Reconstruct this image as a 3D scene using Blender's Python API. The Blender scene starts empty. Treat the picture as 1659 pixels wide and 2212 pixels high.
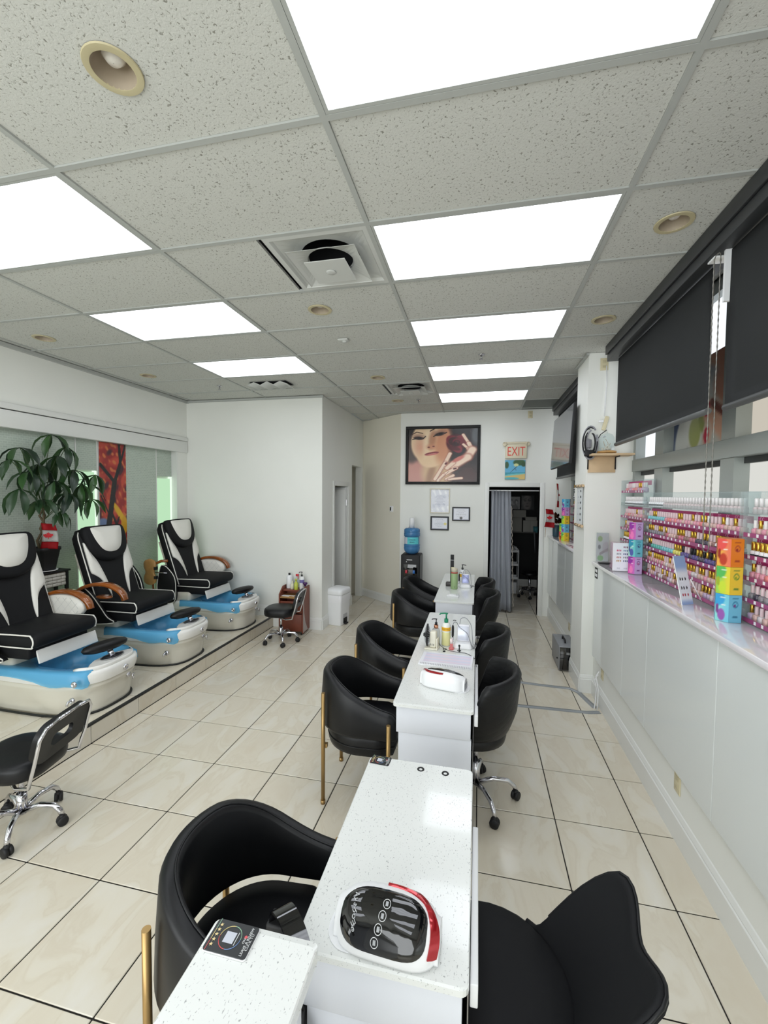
import bpy, bmesh, math, random
import numpy as np
from math import sin, cos, pi, radians, sqrt
from mathutils import Vector, Matrix
random.seed(7)
rng = np.random.default_rng(7)
S = bpy.context.scene
COL = S.collection

# ------------------------------------------------------------------ camera
F_PX = 917.3
cam_d = bpy.data.cameras.new('camera')
cam_d.sensor_fit = 'VERTICAL'
cam_d.sensor_height = 24.0
cam_d.lens = F_PX / 2212 * 24.0
cam_d.clip_start = 0.02
cam_o = bpy.data.objects.new('camera', cam_d)
COL.objects.link(cam_o)
_yaw, _pitch, _roll = radians(12.435), radians(-2.451), radians(-0.484)
_R = Matrix.Rotation(_yaw, 3, 'Z') @ Matrix.Rotation(_pitch, 3, 'X') @ Matrix.Rotation(_roll, 3, 'Y')
_B = Matrix(((1, 0, 0), (0, 0, -1), (0, 1, 0)))        # camera space -> (right, forward, up)
cam_o.matrix_world = Matrix.Translation((0, 0, 1.93)) @ (_R @ _B).to_4x4()
S.camera = cam_o

# ------------------------------------------------------------------ world, exposure
W = bpy.data.worlds.new('world'); S.world = W; W.use_nodes = True
W.node_tree.nodes['Background'].inputs[0].default_value = (0.75, 0.85, 1.0, 1)
W.node_tree.nodes['Background'].inputs[1].default_value = 1.0
S.view_settings.view_transform = 'Standard'
S.view_settings.look = 'None'
S.view_settings.gamma = 1.0
S.view_settings.use_curve_mapping = False
S.view_settings.exposure = 0.95
PANEL_L = 2.5       # radiance of the ceiling panels
# added lamp behind the camera brightens the room; no shop front is built
ld = bpy.data.lights.new('added_front_fill', 'AREA')
ld.shape = 'RECTANGLE'; ld.size = 4.6; ld.size_y = 2.3; ld.energy = 72; ld.color = (0.93, 0.97, 1.0)
lo = bpy.data.objects.new('added_front_fill', ld); COL.objects.link(lo)
lo.location = (-1.6, -2.30, 1.75); lo.rotation_euler = (radians(90), 0, 0)

# ------------------------------------------------------------------ colour / materials
def lin(c):
    r = []
    for x in c[:3]:
        x = x / 255.0
        r.append(x / 12.92 if x <= 0.04045 else ((x + 0.055) / 1.055) ** 2.4)
    return tuple(r)
MATS = {}
def mat(name, rgb, rough=0.5, metal=0.0, spec=0.5, coat=0.0, alpha=1.0, bump=None, noise=None, emit=None, trans=0.0, sheen=0.0):
    """rgb in 0-255; bump=(scale,strength,distance); noise=(scale, amount)"""
    if name in MATS: return MATS[name]
    m = bpy.data.materials.new(name); m.use_nodes = True
    nt = m.node_tree; n = nt.nodes; b = n['Principled BSDF']
    c = lin(rgb)
    b.inputs['Base Color'].default_value = (*c, 1)
    b.inputs['Roughness'].default_value = rough
    b.inputs['Metallic'].default_value = metal
    b.inputs['Specular IOR Level'].default_value = spec
    b.inputs['Coat Weight'].default_value = coat
    b.inputs['Alpha'].default_value = alpha
    if trans: b.inputs['Transmission Weight'].default_value = trans
    if sheen: b.inputs['Sheen Weight'].default_value = sheen
    if emit:
        b.inputs['Emission Color'].default_value = (*lin(emit[0]), 1)
        b.inputs['Emission Strength'].default_value = emit[1]
    if bump or noise:
        tc = n.new('ShaderNodeTexCoord')
    if bump:
        t = n.new('ShaderNodeTexNoise'); t.inputs['Scale'].default_value = bump[0]; t.inputs['Detail'].default_value = 3
        bp = n.new('ShaderNodeBump'); bp.inputs['Strength'].default_value = bump[1]; bp.inputs['Distance'].default_value = bump[2]
        nt.links.new(tc.outputs['Object'], t.inputs['Vector'])
        nt.links.new(t.outputs['Fac'], bp.inputs['Height']); nt.links.new(bp.outputs['Normal'], b.inputs['Normal'])
    if noise:
        t = n.new('ShaderNodeTexNoise'); t.inputs['Scale'].default_value = noise[0]; t.inputs['Detail'].default_value = 4
        r = n.new('ShaderNodeValToRGB')
        a = noise[1]
        r.color_ramp.elements[0].position = 0.3; r.color_ramp.elements[1].position = 0.7
        r.color_ramp.elements[0].color = (*[max(0, x * (1 - a)) for x in c], 1)
        r.color_ramp.elements[1].color = (*[min(1, x * (1 + a)) for x in c], 1)
        nt.links.new(tc.outputs['Object'], t.inputs['Vector'])
        nt.links.new(t.outputs['Fac'], r.inputs['Fac']); nt.links.new(r.outputs['Color'], b.inputs['Base Color'])
    MATS[name] = m
    return m

M_WALL = mat('wall_paint', (236, 237, 231), 0.6, noise=(1.3, 0.02), bump=(90, 0.08, 0.002))
M_WALLW = mat('warm_wall_paint', (236, 232, 217), 0.6, bump=(90, 0.08, 0.002))
M_TRIM = mat('white_trim', (232, 233, 229), 0.35)
M_PANEL = mat('gloss_wall_panel', (222, 226, 224), 0.12, coat=0.3)
M_LEDGE = mat('gloss_ledge', (238, 234, 238), 0.08, coat=0.5)
M_WHITE = mat('white_plastic', (238, 239, 240), 0.3)
M_LAM = mat('white_laminate', (228, 231, 238), 0.3)
M_BLACK = mat('black_leather', (10, 11, 14), 0.42, spec=0.38, bump=(240, 0.06, 0.001))
M_BLACKM = mat('black_matte', (20, 20, 22), 0.6)
M_BLACKF = mat('black_fabric', (13, 14, 17), 0.7, spec=.3, bump=(400, 0.1, 0.001))
M_BLACKG = mat('black_gloss', (8, 8, 10), 0.05, coat=0.6)
M_RUB = mat('black_rubber', (24, 26, 24), 0.5)
M_CHROME = mat('chrome', (215, 215, 220), 0.12, metal=1)
M_STEEL = mat('steel', (170, 170, 172), 0.3, metal=1)
M_GOLD = mat('brushed_gold', (170, 140, 92), 0.35, metal=0.85)
M_GOLDC = mat('gold_cap', (205, 165, 70), 0.22, metal=0.9)
M_CREAM = mat('cream_fibreglass', (214, 210, 196), 0.22, coat=0.4)
M_CREAMW = mat('white_fibreglass', (232, 231, 226), 0.2, coat=0.4)
M_WOOD = mat('glossy_brown_wood', (140, 76, 26), 0.2, coat=0.6, noise=(6, 0.35))
M_TAN = mat('tan_wood', (176, 134, 78), 0.45, noise=(9, 0.2))
M_PLY = mat('pine_board', (203, 176, 140), 0.6, noise=(5, 0.12))
M_MAHOG = mat('mahogany_laminate', (122, 62, 44), 0.45, noise=(8, 0.15))
M_WLEATH = mat('white_leather', (232, 230, 222), 0.4, bump=(120, 0.05, 0.001))
M_GREYF = mat('charcoal_blind_fabric', (52, 54, 55), 0.7, bump=(500, 0.15, 0.0006), noise=(2, 0.06))
M_GREYB = mat('charcoal_blind_box', (44, 46, 48), 0.45)
M_FRAME = mat('grey_window_frame', (158, 164, 160), 0.35, metal=0.2)
M_DARKFR = mat('dark_gap', (50, 52, 52), 0.5)
M_RED = mat('metallic_red', (165, 25, 35), 0.15, metal=0.5, coat=0.6)
M_IVORY = mat('ivory_plastic', (214, 204, 170), 0.4)
M_BEIGE = mat('beige_ring', (196, 186, 150), 0.5)
M_TAPE = mat('grey_duct_tape', (150, 154, 156), 0.35, metal=0.3, bump=(40, 0.3, 0.002))
M_GROUT = mat('dark_grout', (48, 46, 42), 0.9)
M_GRID = mat('ceiling_grid_paint', (180, 183, 179), 0.5)
M_MAG = mat('magenta_card', (186, 22, 112), 0.4)
M_MAGD = mat('dark_magenta_lip', (170, 78, 128), 0.2, alpha=0.8)
M_ACR = None

def mix_transparent(name, rgb, fac, rough=0.05, glossy=0.15):
    """thin clear plastic: straight-through light with a tint plus a little gloss"""
    if name in MATS: return MATS[name]
    m = bpy.data.materials.new(name); m.use_nodes = True
    nt = m.node_tree; n = nt.nodes; n.clear()
    o = n.new('ShaderNodeOutputMaterial'); t = n.new('ShaderNodeBsdfTransparent'); p = n.new('ShaderNodeBsdfPrincipled')
    mx = n.new('ShaderNodeMixShader')
    c = lin(rgb)
    t.inputs[0].default_value = (*[min(1, 0.3 + x) for x in c], 1) if rgb[0] < 200 or rgb[2] < 200 else (*c, 1)
    p.inputs['Base Color'].default_value = (*c, 1); p.inputs['Roughness'].default_value = rough
    mx.inputs[0].default_value = fac
    nt.links.new(t.outputs[0], mx.inputs[1]); nt.links.new(p.outputs[0], mx.inputs[2]); nt.links.new(mx.outputs[0], o.inputs[0])
    MATS[name] = m
    return m
M_ACR = mix_transparent('clear_acrylic', (242, 246, 246), 0.13)
M_GLASS = mix_transparent('clear_glass', (240, 245, 245), 0.12)
M_LINER = mix_transparent('blue_liner_film', (105, 185, 228), 0.50, 0.2)
M_WATER = mix_transparent('blue_bottle_plastic', (80, 140, 190), 0.75, 0.12)

def emission(name, rgb, strength):
    m = bpy.data.materials.new(name); m.use_nodes = True
    nt = m.node_tree; n = nt.nodes; n.clear()
    o = n.new('ShaderNodeOutputMaterial'); e = n.new('ShaderNodeEmission')
    e.inputs[0].default_value = (*lin(rgb), 1); e.inputs[1].default_value = strength
    nt.links.new(e.outputs[0], o.inputs[0])
    MATS[name] = m
    return m

def make_panel_mat():
    m = bpy.data.materials.new('light_panel_diffuser'); m.use_nodes = True
    nt = m.node_tree; n = nt.nodes; n.clear()
    o = n.new('ShaderNodeOutputMaterial'); e = n.new('ShaderNodeEmission')
    tc = n.new('ShaderNodeTexCoord'); sx = n.new('ShaderNodeSeparateXYZ')
    nt.links.new(tc.outputs['Object'], sx.inputs[0])
    w = n.new('ShaderNodeMath'); w.operation = 'MULTIPLY'; w.inputs[1].default_value = 2 * pi / 0.19
    nt.links.new(sx.outputs['Y'], w.inputs[0])
    c = n.new('ShaderNodeMath'); c.operation = 'COSINE'; nt.links.new(w.outputs[0], c.inputs[0])
    mr = n.new('ShaderNodeMapRange'); mr.inputs[1].default_value = -1; mr.inputs[2].default_value = 1
    mr.inputs[3].default_value = PANEL_L * 0.86; mr.inputs[4].default_value = PANEL_L * 1.1
    nt.links.new(c.outputs[0], mr.inputs[0]); nt.links.new(mr.outputs[0], e.inputs[1])
    e.inputs[0].default_value = (*lin((243, 248, 255)), 1)
    nt.links.new(e.outputs[0], o.inputs[0])
    return m
M_LIGHT = make_panel_mat()

def node_mat(name, build):
    m = bpy.data.materials.new(name); m.use_nodes = True
    build(m.node_tree, m.node_tree.nodes, m.node_tree.nodes['Principled BSDF'])
    MATS[name] = m
    return m
def _tile(nt, n, b):
    tc = n.new('ShaderNodeTexCoord'); oi = n.new('ShaderNodeObjectInfo')
    ad = n.new('ShaderNodeVectorMath'); ad.operation = 'MULTIPLY_ADD'
    cb = n.new('ShaderNodeCombineXYZ')
    for k in range(3): nt.links.new(oi.outputs['Random'], cb.inputs[k])
    nt.links.new(cb.outputs[0], ad.inputs[0]); ad.inputs[1].default_value = (53, 31, 17)
    mp = n.new('ShaderNodeMapping'); mp.inputs['Rotation'].default_value = (0, 0, 0.9); mp.inputs['Scale'].default_value = (2.6, 1.2, 1)
    nt.links.new(tc.outputs['Object'], mp.inputs['Vector']); nt.links.new(mp.outputs[0], ad.inputs[2])
    t = n.new('ShaderNodeTexNoise'); t.inputs['Scale'].default_value = 1.6; t.inputs['Detail'].default_value = 7; t.inputs['Distortion'].default_value = 1.3
    nt.links.new(ad.outputs[0], t.inputs['Vector'])
    r = n.new('ShaderNodeValToRGB'); e = r.color_ramp.elements
    e[0].position = 0.28; e[0].color = (*lin((210, 200, 180)), 1)
    e[1].position = 0.72; e[1].color = (*lin((219, 214, 202)), 1)
    x = e.new(0.45); x.color = (*lin((214, 206, 188)), 1)
    x = e.new(0.49); x.color = (*lin((210, 201, 182)), 1)
    x = e.new(0.53); x.color = (*lin((216, 209, 192)), 1)
    nt.links.new(t.outputs['Fac'], r.inputs['Fac'])
    nt.links.new(r.outputs['Color'], b.inputs['Base Color'])
    b.inputs['Roughness'].default_value = 0.16; b.inputs['Specular IOR Level'].default_value = 0.45
M_TILE = node_mat('marbled_floor_tile', _tile)
def _ceil(nt, n, b):
    tc = n.new('ShaderNodeTexCoord'); oi = n.new('ShaderNodeObjectInfo')
    cb = n.new('ShaderNodeCombineXYZ')
    for k in range(3): nt.links.new(oi.outputs['Random'], cb.inputs[k])
    ad = n.new('ShaderNodeVectorMath'); ad.operation = 'MULTIPLY_ADD'; ad.inputs[1].default_value = (37, 21, 5)
    nt.links.new(cb.outputs[0], ad.inputs[0]); nt.links.new(tc.outputs['Object'], ad.inputs[2])
    t = n.new('ShaderNodeTexNoise'); t.inputs['Scale'].default_value = 105; t.inputs['Detail'].default_value = 2; t.inputs['Distortion'].default_value = 0.8
    nt.links.new(ad.outputs[0], t.inputs['Vector'])
    r = n.new('ShaderNodeValToRGB'); e = r.color_ramp.elements
    e[0].position = 0.32; e[0].color = (*lin((140, 139, 130)), 1)
    e[1].position = 0.39; e[1].color = (*lin((207, 208, 202)), 1)
    nt.links.new(t.outputs['Fac'], r.inputs['Fac']); nt.links.new(r.outputs['Color'], b.inputs['Base Color'])
    bp = n.new('ShaderNodeBump'); bp.inputs['Strength'].default_value = 0.35; bp.inputs['Distance'].default_value = 0.004
    nt.links.new(t.outputs['Fac'], bp.inputs['Height']); nt.links.new(bp.outputs['Normal'], b.inputs['Normal'])
    b.inputs['Roughness'].default_value = 0.9
M_CEIL = node_mat('fissured_ceiling_tile', _ceil)
def _quartz(nt, n, b):
    tc = n.new('ShaderNodeTexCoord')
    mp = n.new('ShaderNodeMapping'); mp.inputs['Scale'].default_value = (1, 0.55, 1); mp.inputs['Rotation'].default_value = (0, 0, 0.6)
    nt.links.new(tc.outputs['Object'], mp.inputs['Vector'])
    t = n.new('ShaderNodeTexNoise'); t.inputs['Scale'].default_value = 260; t.inputs['Detail'].default_value = 1; t.inputs['Distortion'].default_value = 0.6
    nt.links.new(mp.outputs[0], t.inputs['Vector'])
    r = n.new('ShaderNodeValToRGB'); e = r.color_ramp.elements
    e[0].position = 0.27; e[0].color = (*lin((172, 174, 172)), 1)
    e[1].position = 0.335; e[1].color = (*lin((232, 234, 231)), 1)
    nt.links.new(t.outputs['Fac'], r.inputs['Fac']); nt.links.new(r.outputs['Color'], b.inputs['Base Color'])
    b.inputs['Roughness'].default_value = 0.14; b.inputs['Coat Weight'].default_value = 0.3
M_QUARTZ = node_mat('speckled_quartz', _quartz)
def _film(nt, n, b):
    tc = n.new('ShaderNodeTexCoord')
    v = n.new('ShaderNodeTexBrick'); v.inputs['Scale'].default_value = 1.0
    v.inputs['Brick Width'].default_value = 0.045; v.inputs['Row Height'].default_value = 0.022; v.inputs['Mortar Size'].default_value = 0.003
    v.inputs['Color1'].default_value = (*lin((186, 197, 185)), 1); v.inputs['Color2'].default_value = (*lin((176, 188, 176)), 1)
    v.inputs['Mortar'].default_value = (*lin((196, 207, 195)), 1)
    mp = n.new('ShaderNodeMapping'); mp.inputs['Rotation'].default_value = (0, radians(90), radians(90))
    nt.links.new(tc.outputs['Object'], mp.inputs['Vector']); nt.links.new(mp.outputs[0], v.inputs['Vector'])
    nt.links.new(v.outputs['Color'], b.inputs['Base Color'])
    bp = n.new('ShaderNodeBump'); bp.inputs['Strength'].default_value = 0.5; bp.inputs['Distance'].default_value = 0.004
    nt.links.new(v.outputs['Fac'], bp.inputs['Height']); nt.links.new(bp.outputs['Normal'], b.inputs['Normal'])
    b.inputs['Roughness'].default_value = 0.3; b.inputs['Metallic'].default_value = 0.1
M_FILM = node_mat('embossed_window_film', _film)
def _vcol(nt, n, b):
    a = n.new('ShaderNodeVertexColor'); a.layer_name = 'Col'
    nt.links.new(a.outputs['Color'], b.inputs['Base Color']); b.inputs['Roughness'].default_value = 0.25
M_PRINT = node_mat('printed_picture', _vcol)
def _leaf(nt, n, b):
    oi = n.new('ShaderNodeObjectInfo'); r = n.new('ShaderNodeValToRGB'); e = r.color_ramp.elements
    e[0].color = (*lin((22, 42, 28)), 1); e[1].color = (*lin((50, 84, 40)), 1); e[1].position = 0.95
    nt.links.new(oi.outputs['Random'], r.inputs['Fac']); nt.links.new(r.outputs['Color'], b.inputs['Base Color'])
    b.inputs['Roughness'].default_value = 0.35
M_LEAF = node_mat('plant_leaf', _leaf)

# ------------------------------------------------------------------ mesh helpers
class MB:
    def __init__(s): s.bm = bmesh.new()
    def _faces(s, vs, fs, mi=0, smooth=False):
        bv = [s.bm.verts.new(v) for v in vs]
        for f in fs:
            try:
                q = s.bm.faces.new([bv[i] for i in f]); q.material_index = mi; q.smooth = smooth
            except ValueError: pass
        return bv
    def box(s, x0, x1, y0, y1, z0, z1, mi=0, bev=0.0, seg=2, M=None, smooth=None):
        if x0 > x1: x0, x1 = x1, x0
        if y0 > y1: y0, y1 = y1, y0
        if z0 > z1: z0, z1 = z1, z0
        vs = [(x, y, z) for z in (z0, z1) for y in (y0, y1) for x in (x0, x1)]
        fs = [(0, 2, 3, 1), (4, 5, 7, 6), (0, 1, 5, 4), (2, 6, 7, 3), (0, 4, 6, 2), (1, 3, 7, 5)]
        if bev <= 0:
            if M is not None: vs = [tuple(M @ Vector(v)) for v in vs]
            s._faces(vs, fs, mi, False); return s
        t = bmesh.new(); bv = [t.verts.new(v) for v in vs]
        for f in fs: t.faces.new([bv[i] for i in f])
        bmesh.ops.bevel(t, geom=list(t.edges), offset=min(bev, 0.49 * min(x1 - x0, y1 - y0, z1 - z0)), segments=seg, profile=0.5, affect='EDGES')
        t.verts.index_update()
        vs = [v.co.copy() for v in t.verts]; fs = [[v.index for v in f.verts] for f in t.faces]; t.free()
        if M is not None: vs = [M @ v for v in vs]
        s._faces([tuple(v) for v in vs], fs, mi, True if smooth is None else smooth)
        return s
    def loft(s, rings, mi=0, cap=(True, True), closed=True, smooth=True):
        n = len(rings[0]); vs = []; fs = []
        for r in rings: vs += [tuple(p) for p in r]
        for k in range(len(rings) - 1):
            for i in range(n if closed else n - 1):
                j = (i + 1) % n
                fs.append((k * n + i, k * n + j, (k + 1) * n + j, (k + 1) * n + i))
        bv = s._faces(vs, fs, mi, smooth)
        if cap[0]: s._cap([bv[i] for i in reversed(range(n))], mi)
        if cap[1]: s._cap([bv[(len(rings) - 1) * n + i] for i in range(n)], mi)
        return s
    def _cap(s, vs, mi):
        try: q = s.bm.faces.new(vs); q.material_index = mi; q.smooth = False
        except ValueError: pass
    def tube(s, pts, r, mi=0, seg=8, cap=True, closed=False):
        P = [Vector(p) for p in pts]; n = len(P); rad = r if hasattr(r, '__len__') else [r] * n
        rings = []; up = None
        for i in range(n):
            a = P[i - 1] if (i > 0 or closed) else P[i]; b = P[(i + 1) % n] if (i < n - 1 or closed) else P[i]
            t = (b - a).normalized()
            if up is None:
                up = Vector((0, 0, 1)) if abs(t.z) < 0.9 else Vector((1, 0, 0))
            x = t.cross(up)
            if x.length < 1e-5: x = t.cross(Vector((0, 1, 0)))
            x.normalize(); y = x.cross(t).normalized(); up = y
            rings.append([P[i] + x * (rad[i] * cos(2 * pi * k / seg)) + y * (rad[i] * sin(2 * pi * k / seg)) for k in range(seg)])
        if closed: rings.append(rings[0]); cap = False
        return s.loft(rings, mi, (cap, cap))
    def lathe(s, prof, mi=0, seg=20, c=(0, 0, 0), cap=(True, True), M=None, sy=1.0):
        rings = [[(c[0] + r * cos(2 * pi * k / seg), c[1] + sy * r * sin(2 * pi * k / seg), c[2] + z) for k in range(seg)] for r, z in prof]
        if M is not None: rings = [[tuple(M @ Vector(p)) for p in r] for r in rings]
        return s.loft(rings, mi, cap)
    def cyl(s, c, r, h, mi=0, seg=16, M=None):
        return s.lathe([(r, 0), (r, h)], mi, seg, c, M=M)
    def prism(s, poly, axis, d0, d1, mi=0, smooth=False):
        def P(a, b, d): return {'x': (d, a, b), 'y': (a, d, b), 'z': (a, b, d)}[axis]
        n = len(poly); vs = [P(a, b, d0) for a, b in poly] + [P(a, b, d1) for a, b in poly]
        fs = [tuple(range(n)), tuple(reversed(range(n, 2 * n)))] + [(i, n + i, n + (i + 1) % n, (i + 1) % n) for i in range(n)]
        s._faces(vs, fs, mi, smooth); return s
    def xf(s, M):
        bmesh.ops.transform(s.bm, matrix=M, verts=s.bm.verts); return s
    def mesh(s, name, mats):
        bmesh.ops.recalc_face_normals(s.bm, faces=s.bm.faces)
        me = bpy.data.meshes.new(name); s.bm.to_mesh(me); s.bm.free()
        for m in (mats if isinstance(mats, (list, tuple)) else [mats]): me.materials.append(m)
        return me
def obj(name, mb, mats, parent=None, loc=(0, 0, 0), rot=(0, 0, 0), sharp=None):
    me = mb if isinstance(mb, bpy.types.Mesh) else mb.mesh(name, mats)
    if sharp:
        try: me.set_sharp_from_angle(angle=radians(sharp))
        except Exception: pass
    o = bpy.data.objects.new(name, me); COL.objects.link(o)
    o.location = loc; o.rotation_euler = rot
    if parent: o.parent = parent
    return o
def thing(name, label, cat, loc=(0, 0, 0), rz=0.0, group=None):
    o = bpy.data.objects.new(name, None); COL.objects.link(o)
    o.empty_display_size = 0.1; o.location = loc; o.rotation_euler = (0, 0, rz)
    return tag(o, label, cat, group)
def tag(o, label, cat, group=None):
    o['label'] = label; o['category'] = cat
    if group: o['group'] = group
    return o
def struct(name, mb, m, parent=None, **k):
    o = obj(name, mb, m, parent, **k)
    if parent is None: o['kind'] = 'structure'
    return o
def dup(root, loc, rz=None, label=None, group=None):
    r = root.copy(); COL.objects.link(r); r.location = loc
    if rz is not None: r.rotation_euler = (0, 0, rz)
    if label: r['label'] = label
    if group: r['group'] = group
    for ch in list(root.children):
        c = ch.copy(); COL.objects.link(c); c.parent = r
        for g in list(ch.children):
            d = g.copy(); COL.objects.link(d); d.parent = c
    return r
def text(name, s, size, m, parent, loc, rot=(0, 0, 0), align='CENTER', depth=0.0006, sx=1.0):
    cu = bpy.data.curves.new(name, 'FONT'); cu.body = s; cu.size = size; cu.align_x = align; cu.align_y = 'CENTER'
    cu.extrude = depth; cu.resolution_u = 3
    t = bpy.data.objects.new('tmp', cu); COL.objects.link(t)
    bpy.context.view_layer.update()
    me = bpy.data.meshes.new_from_object(t.evaluated_get(bpy.context.evaluated_depsgraph_get()))
    bpy.data.objects.remove(t); bpy.data.curves.remove(cu)
    me.materials.clear(); me.materials.append(m); me.name = name
    if sx != 1.0: me.transform(Matrix.Diagonal((sx, 1, 1, 1)))
    return obj(name, me, m, parent, loc, rot)
def picture(name, w, h, nx, ny, fn, parent=None, loc=(0, 0, 0), rot=(0, 0, 0)):
    """flat printed sheet in the local XZ plane facing -Y; fn(u, v) -> (N,3) sRGB 0..1, u right, v up"""
    us, vs = np.meshgrid(np.linspace(0, 1, nx + 1), np.linspace(0, 1, ny + 1))
    u = us.ravel(); v = vs.ravel()
    verts = np.stack([(u - 0.5) * w, np.zeros_like(u), (v - 0.5) * h], 1)
    i = np.arange(nx); j = np.arange(ny); I, J = np.meshgrid(i, j); a = (J * (nx + 1) + I).ravel()
    faces = np.stack([a, a + 1, a + nx + 2, a + nx + 1], 1)
    me = bpy.data.meshes.new(name); me.from_pydata(verts.tolist(), [], faces.tolist())
    c = np.clip(fn(u, v), 0, 1)
    c = np.where(c <= 0.04045, c / 12.92, ((c + 0.055) / 1.055) ** 2.4)
    at = me.color_attributes.new('Col', 'FLOAT_COLOR', 'POINT')
    at.data.foreach_set('color', np.concatenate([c, np.ones((len(c), 1))], 1).astype(np.float32).ravel())
    me.materials.append(M_PRINT)
    return obj(name, me, M_PRINT, parent, loc, rot)
def C(*rgb): return np.array(rgb, float) / 255.0
def sm(x, a, b):
    t = np.clip((x - a) / (b - a), 0, 1); return t * t * (3 - 2 * t)
def ell(u, v, cx, cy, rx, ry, ang=0, soft=0.15):
    c, s_ = cos(ang), sin(ang); x = (u - cx); y = (v - cy)
    p = (x * c + y * s_) / rx; q = (-x * s_ + y * c) / ry
    return 1 - sm(np.sqrt(p * p + q * q), 1 - soft, 1 + soft)
def seg(u, v, ax, ay, bx, by, w, soft=0.35):
    dx, dy = bx - ax, by - ay; t = np.clip(((u - ax) * dx + (v - ay) * dy) / (dx * dx + dy * dy), 0, 1)
    d = np.sqrt((u - ax - t * dx) ** 2 + (v - ay - t * dy) ** 2)
    return 1 - sm(d, w * (1 - soft), w * (1 + soft))
def over(img, m, col): return img * (1 - m[:, None]) + np.asarray(col) * m[:, None]
def noise2(u, v, f, seed=0):
    r = np.random.default_rng(seed); o = np.zeros_like(u)
    for k in range(5):
        a, b, c = r.uniform(-f, f), r.uniform(-f, f), r.uniform(0, 6.28); o += np.sin(a * u * 6.28 + b * v * 6.28 + c)
    return o / 5

# ================================================================== THE SETTING
CH = 3.281
YB, XL, XR = 7.10, -4.26, 1.125          # back wall, left wall, right low wall
TX0, TDX, TY0, TDY = 0.4825, 0.457, 3.09, 0.469
# ---- floor with separate tiles
fl = struct('floor', MB().box(-4.5, 1.5, -2.45, 9.6, -0.12, -0.007), M_GROUT)
_cache = {}
def tile_mesh(w, d, t, key, m, bev=0.0025):
    k = (round(w, 3), round(d, 3), key)
    if k not in _cache:
        _cache[k] = MB().box(-w / 2, w / 2, -d / 2, d / 2, -t, 0, bev=bev, seg=1, smooth=False).mesh(key, m)
    return _cache[k]
def tiles(parent, name, xs, ys, z, x0, x1, y0, y1, gap=0.0060, t=0.0065, m=M_TILE):
    for i in range(len(xs) - 1):
        for j in range(len(ys) - 1):
            a, b = max(xs[i], x0), min(xs[i + 1], x1); c, d = max(ys[j], y0), min(ys[j + 1], y1)
            if b - a < 0.02 or d - c < 0.02: continue
            w, h = b - a - gap, d - c - gap
            obj(name, tile_mesh(w, h, t, name, m), m, parent, ((a + b) / 2, (c + d) / 2, z))
XS = [TX0 + TDX * i for i in range(-12, 3)]; YS = [TY0 + TDY * j for j in range(-13, 15)]
tiles(fl, 'floor_tile', XS, YS, 0.0, -2.858, 1.12, -2.4, YB + 0.02)
tiles(fl, 'floor_tile', XS, YS, 0.0, -2.1, -1.29, YB + 0.02, 7.76)
tiles(fl, 'floor_tile', XS, YS, 0.0, -0.25, 1.25, YB + 0.02, 9.4)
# ---- tiled platform
pf = struct('trim_1', MB().box(-4.40, -2.867, -2.4, 5.598, -0.005, 0.1435), M_GROUT)
PX = [-2.862 - 0.457 * i for i in range(0, 5)][::-1]
tiles(pf, 'platform_tile', PX, YS, 0.15, -4.36, -2.885, -0.6, 5.59)
for j in range(len(YS) - 1):
    c, d = max(YS[j], -0.6), min(YS[j + 1], 5.59)
    if d - c < 0.03: continue
    obj('riser_tile', MB().box(-0.0035, 0.0035, -(d - c) / 2 + 0.002, (d - c) / 2 - 0.002, 0.002, 0.136, bev=0.002, seg=1, smooth=False), M_TILE, pf, (-2.8625, (c + d) / 2, 0))
obj('edge_strip', MB().box(-2.884, -2.856, -0.6, 5.59, 0.136, 0.155, bev=0.005), M_RUB, pf)
# ---- walls
wl = struct('wall_left', MB().box(-4.50, XL, -2.4, 5.6, 2.70, CH)
            .box(-4.50, XL, 5.395, 5.6, 0.15, 2.70).box(-4.50, -4.40, -2.4, 5.4, 0.15, 2.70), M_WALL)
struct('trim_2', MB().box(XL - 0.001, -4.235, -2.4, 5.59, 2.683, 2.74, bev=0.006).box(-4.32, -4.240, -2.4, 5.59, 2.512, 2.674, bev=0.004), M_TRIM)
struct('trim_3', MB().box(XL - 0.001, -4.22, -2.4, 5.6, CH - 0.035, CH - 0.004).box(-4.5, -2.1, 5.57, 5.6, CH - 0.03, CH - 0.004), M_GRID)
M_GLOW = emission('daylit_frosted_glass', (192, 232, 192), 0.50)
M_GLOW2 = emission('daylit_frosted_glass_bright', (224, 248, 224), 0.62)
def film_strip(parent, y0, y1): obj('film_panel', MB().box(-4.385, -4.345, y0, y1, 0.152, 2.60), M_FILM, parent)
w1 = struct('window_1', MB().box(-4.40, -4.342, 3.855, 3.868, 0.15, 2.6).box(-4.40, -4.342, 4.130, 4.146, 0.15, 2.6), M_TRIM)
for a, b in ((1.2, 2.3), (2.3, 3.5), (3.5, 3.855)): film_strip(w1, a, b - 0.004)
obj('glass', MB().box(-4.384, -4.352, 3.868, 4.10, 0.152, 2.15), M_GLOW, w1)
obj('bright_glass', MB().box(-4.384, -4.351, 4.10, 4.130, 0.152, 2.17), M_GLOW2, w1)
obj('film_panel', MB().box(-4.384, -4.352, 3.868, 4.130, 2.172, 2.60), M_FILM, w1)
w2 = struct('window_2', MB().box(-4.40, -4.342, 5.062, 5.075, 0.15, 2.6).box(-4.40, -4.262, 5.375, 5.394, 0.15, 2.6), M_TRIM)
film_strip(w2, 4.55, 5.06)
obj('glass', MB().box(-4.384, -4.352, 5.076, 5.34, 0.152, 2.12), M_GLOW, w2)
obj('bright_glass', MB().box(-4.384, -4.351, 5.34, 5.374, 0.152, 2.15), M_GLOW2, w2)
obj('film_panel', MB().box(-4.384, -4.352, 5.076, 5.374, 2.152, 2.60), M_FILM, w2)
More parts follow.
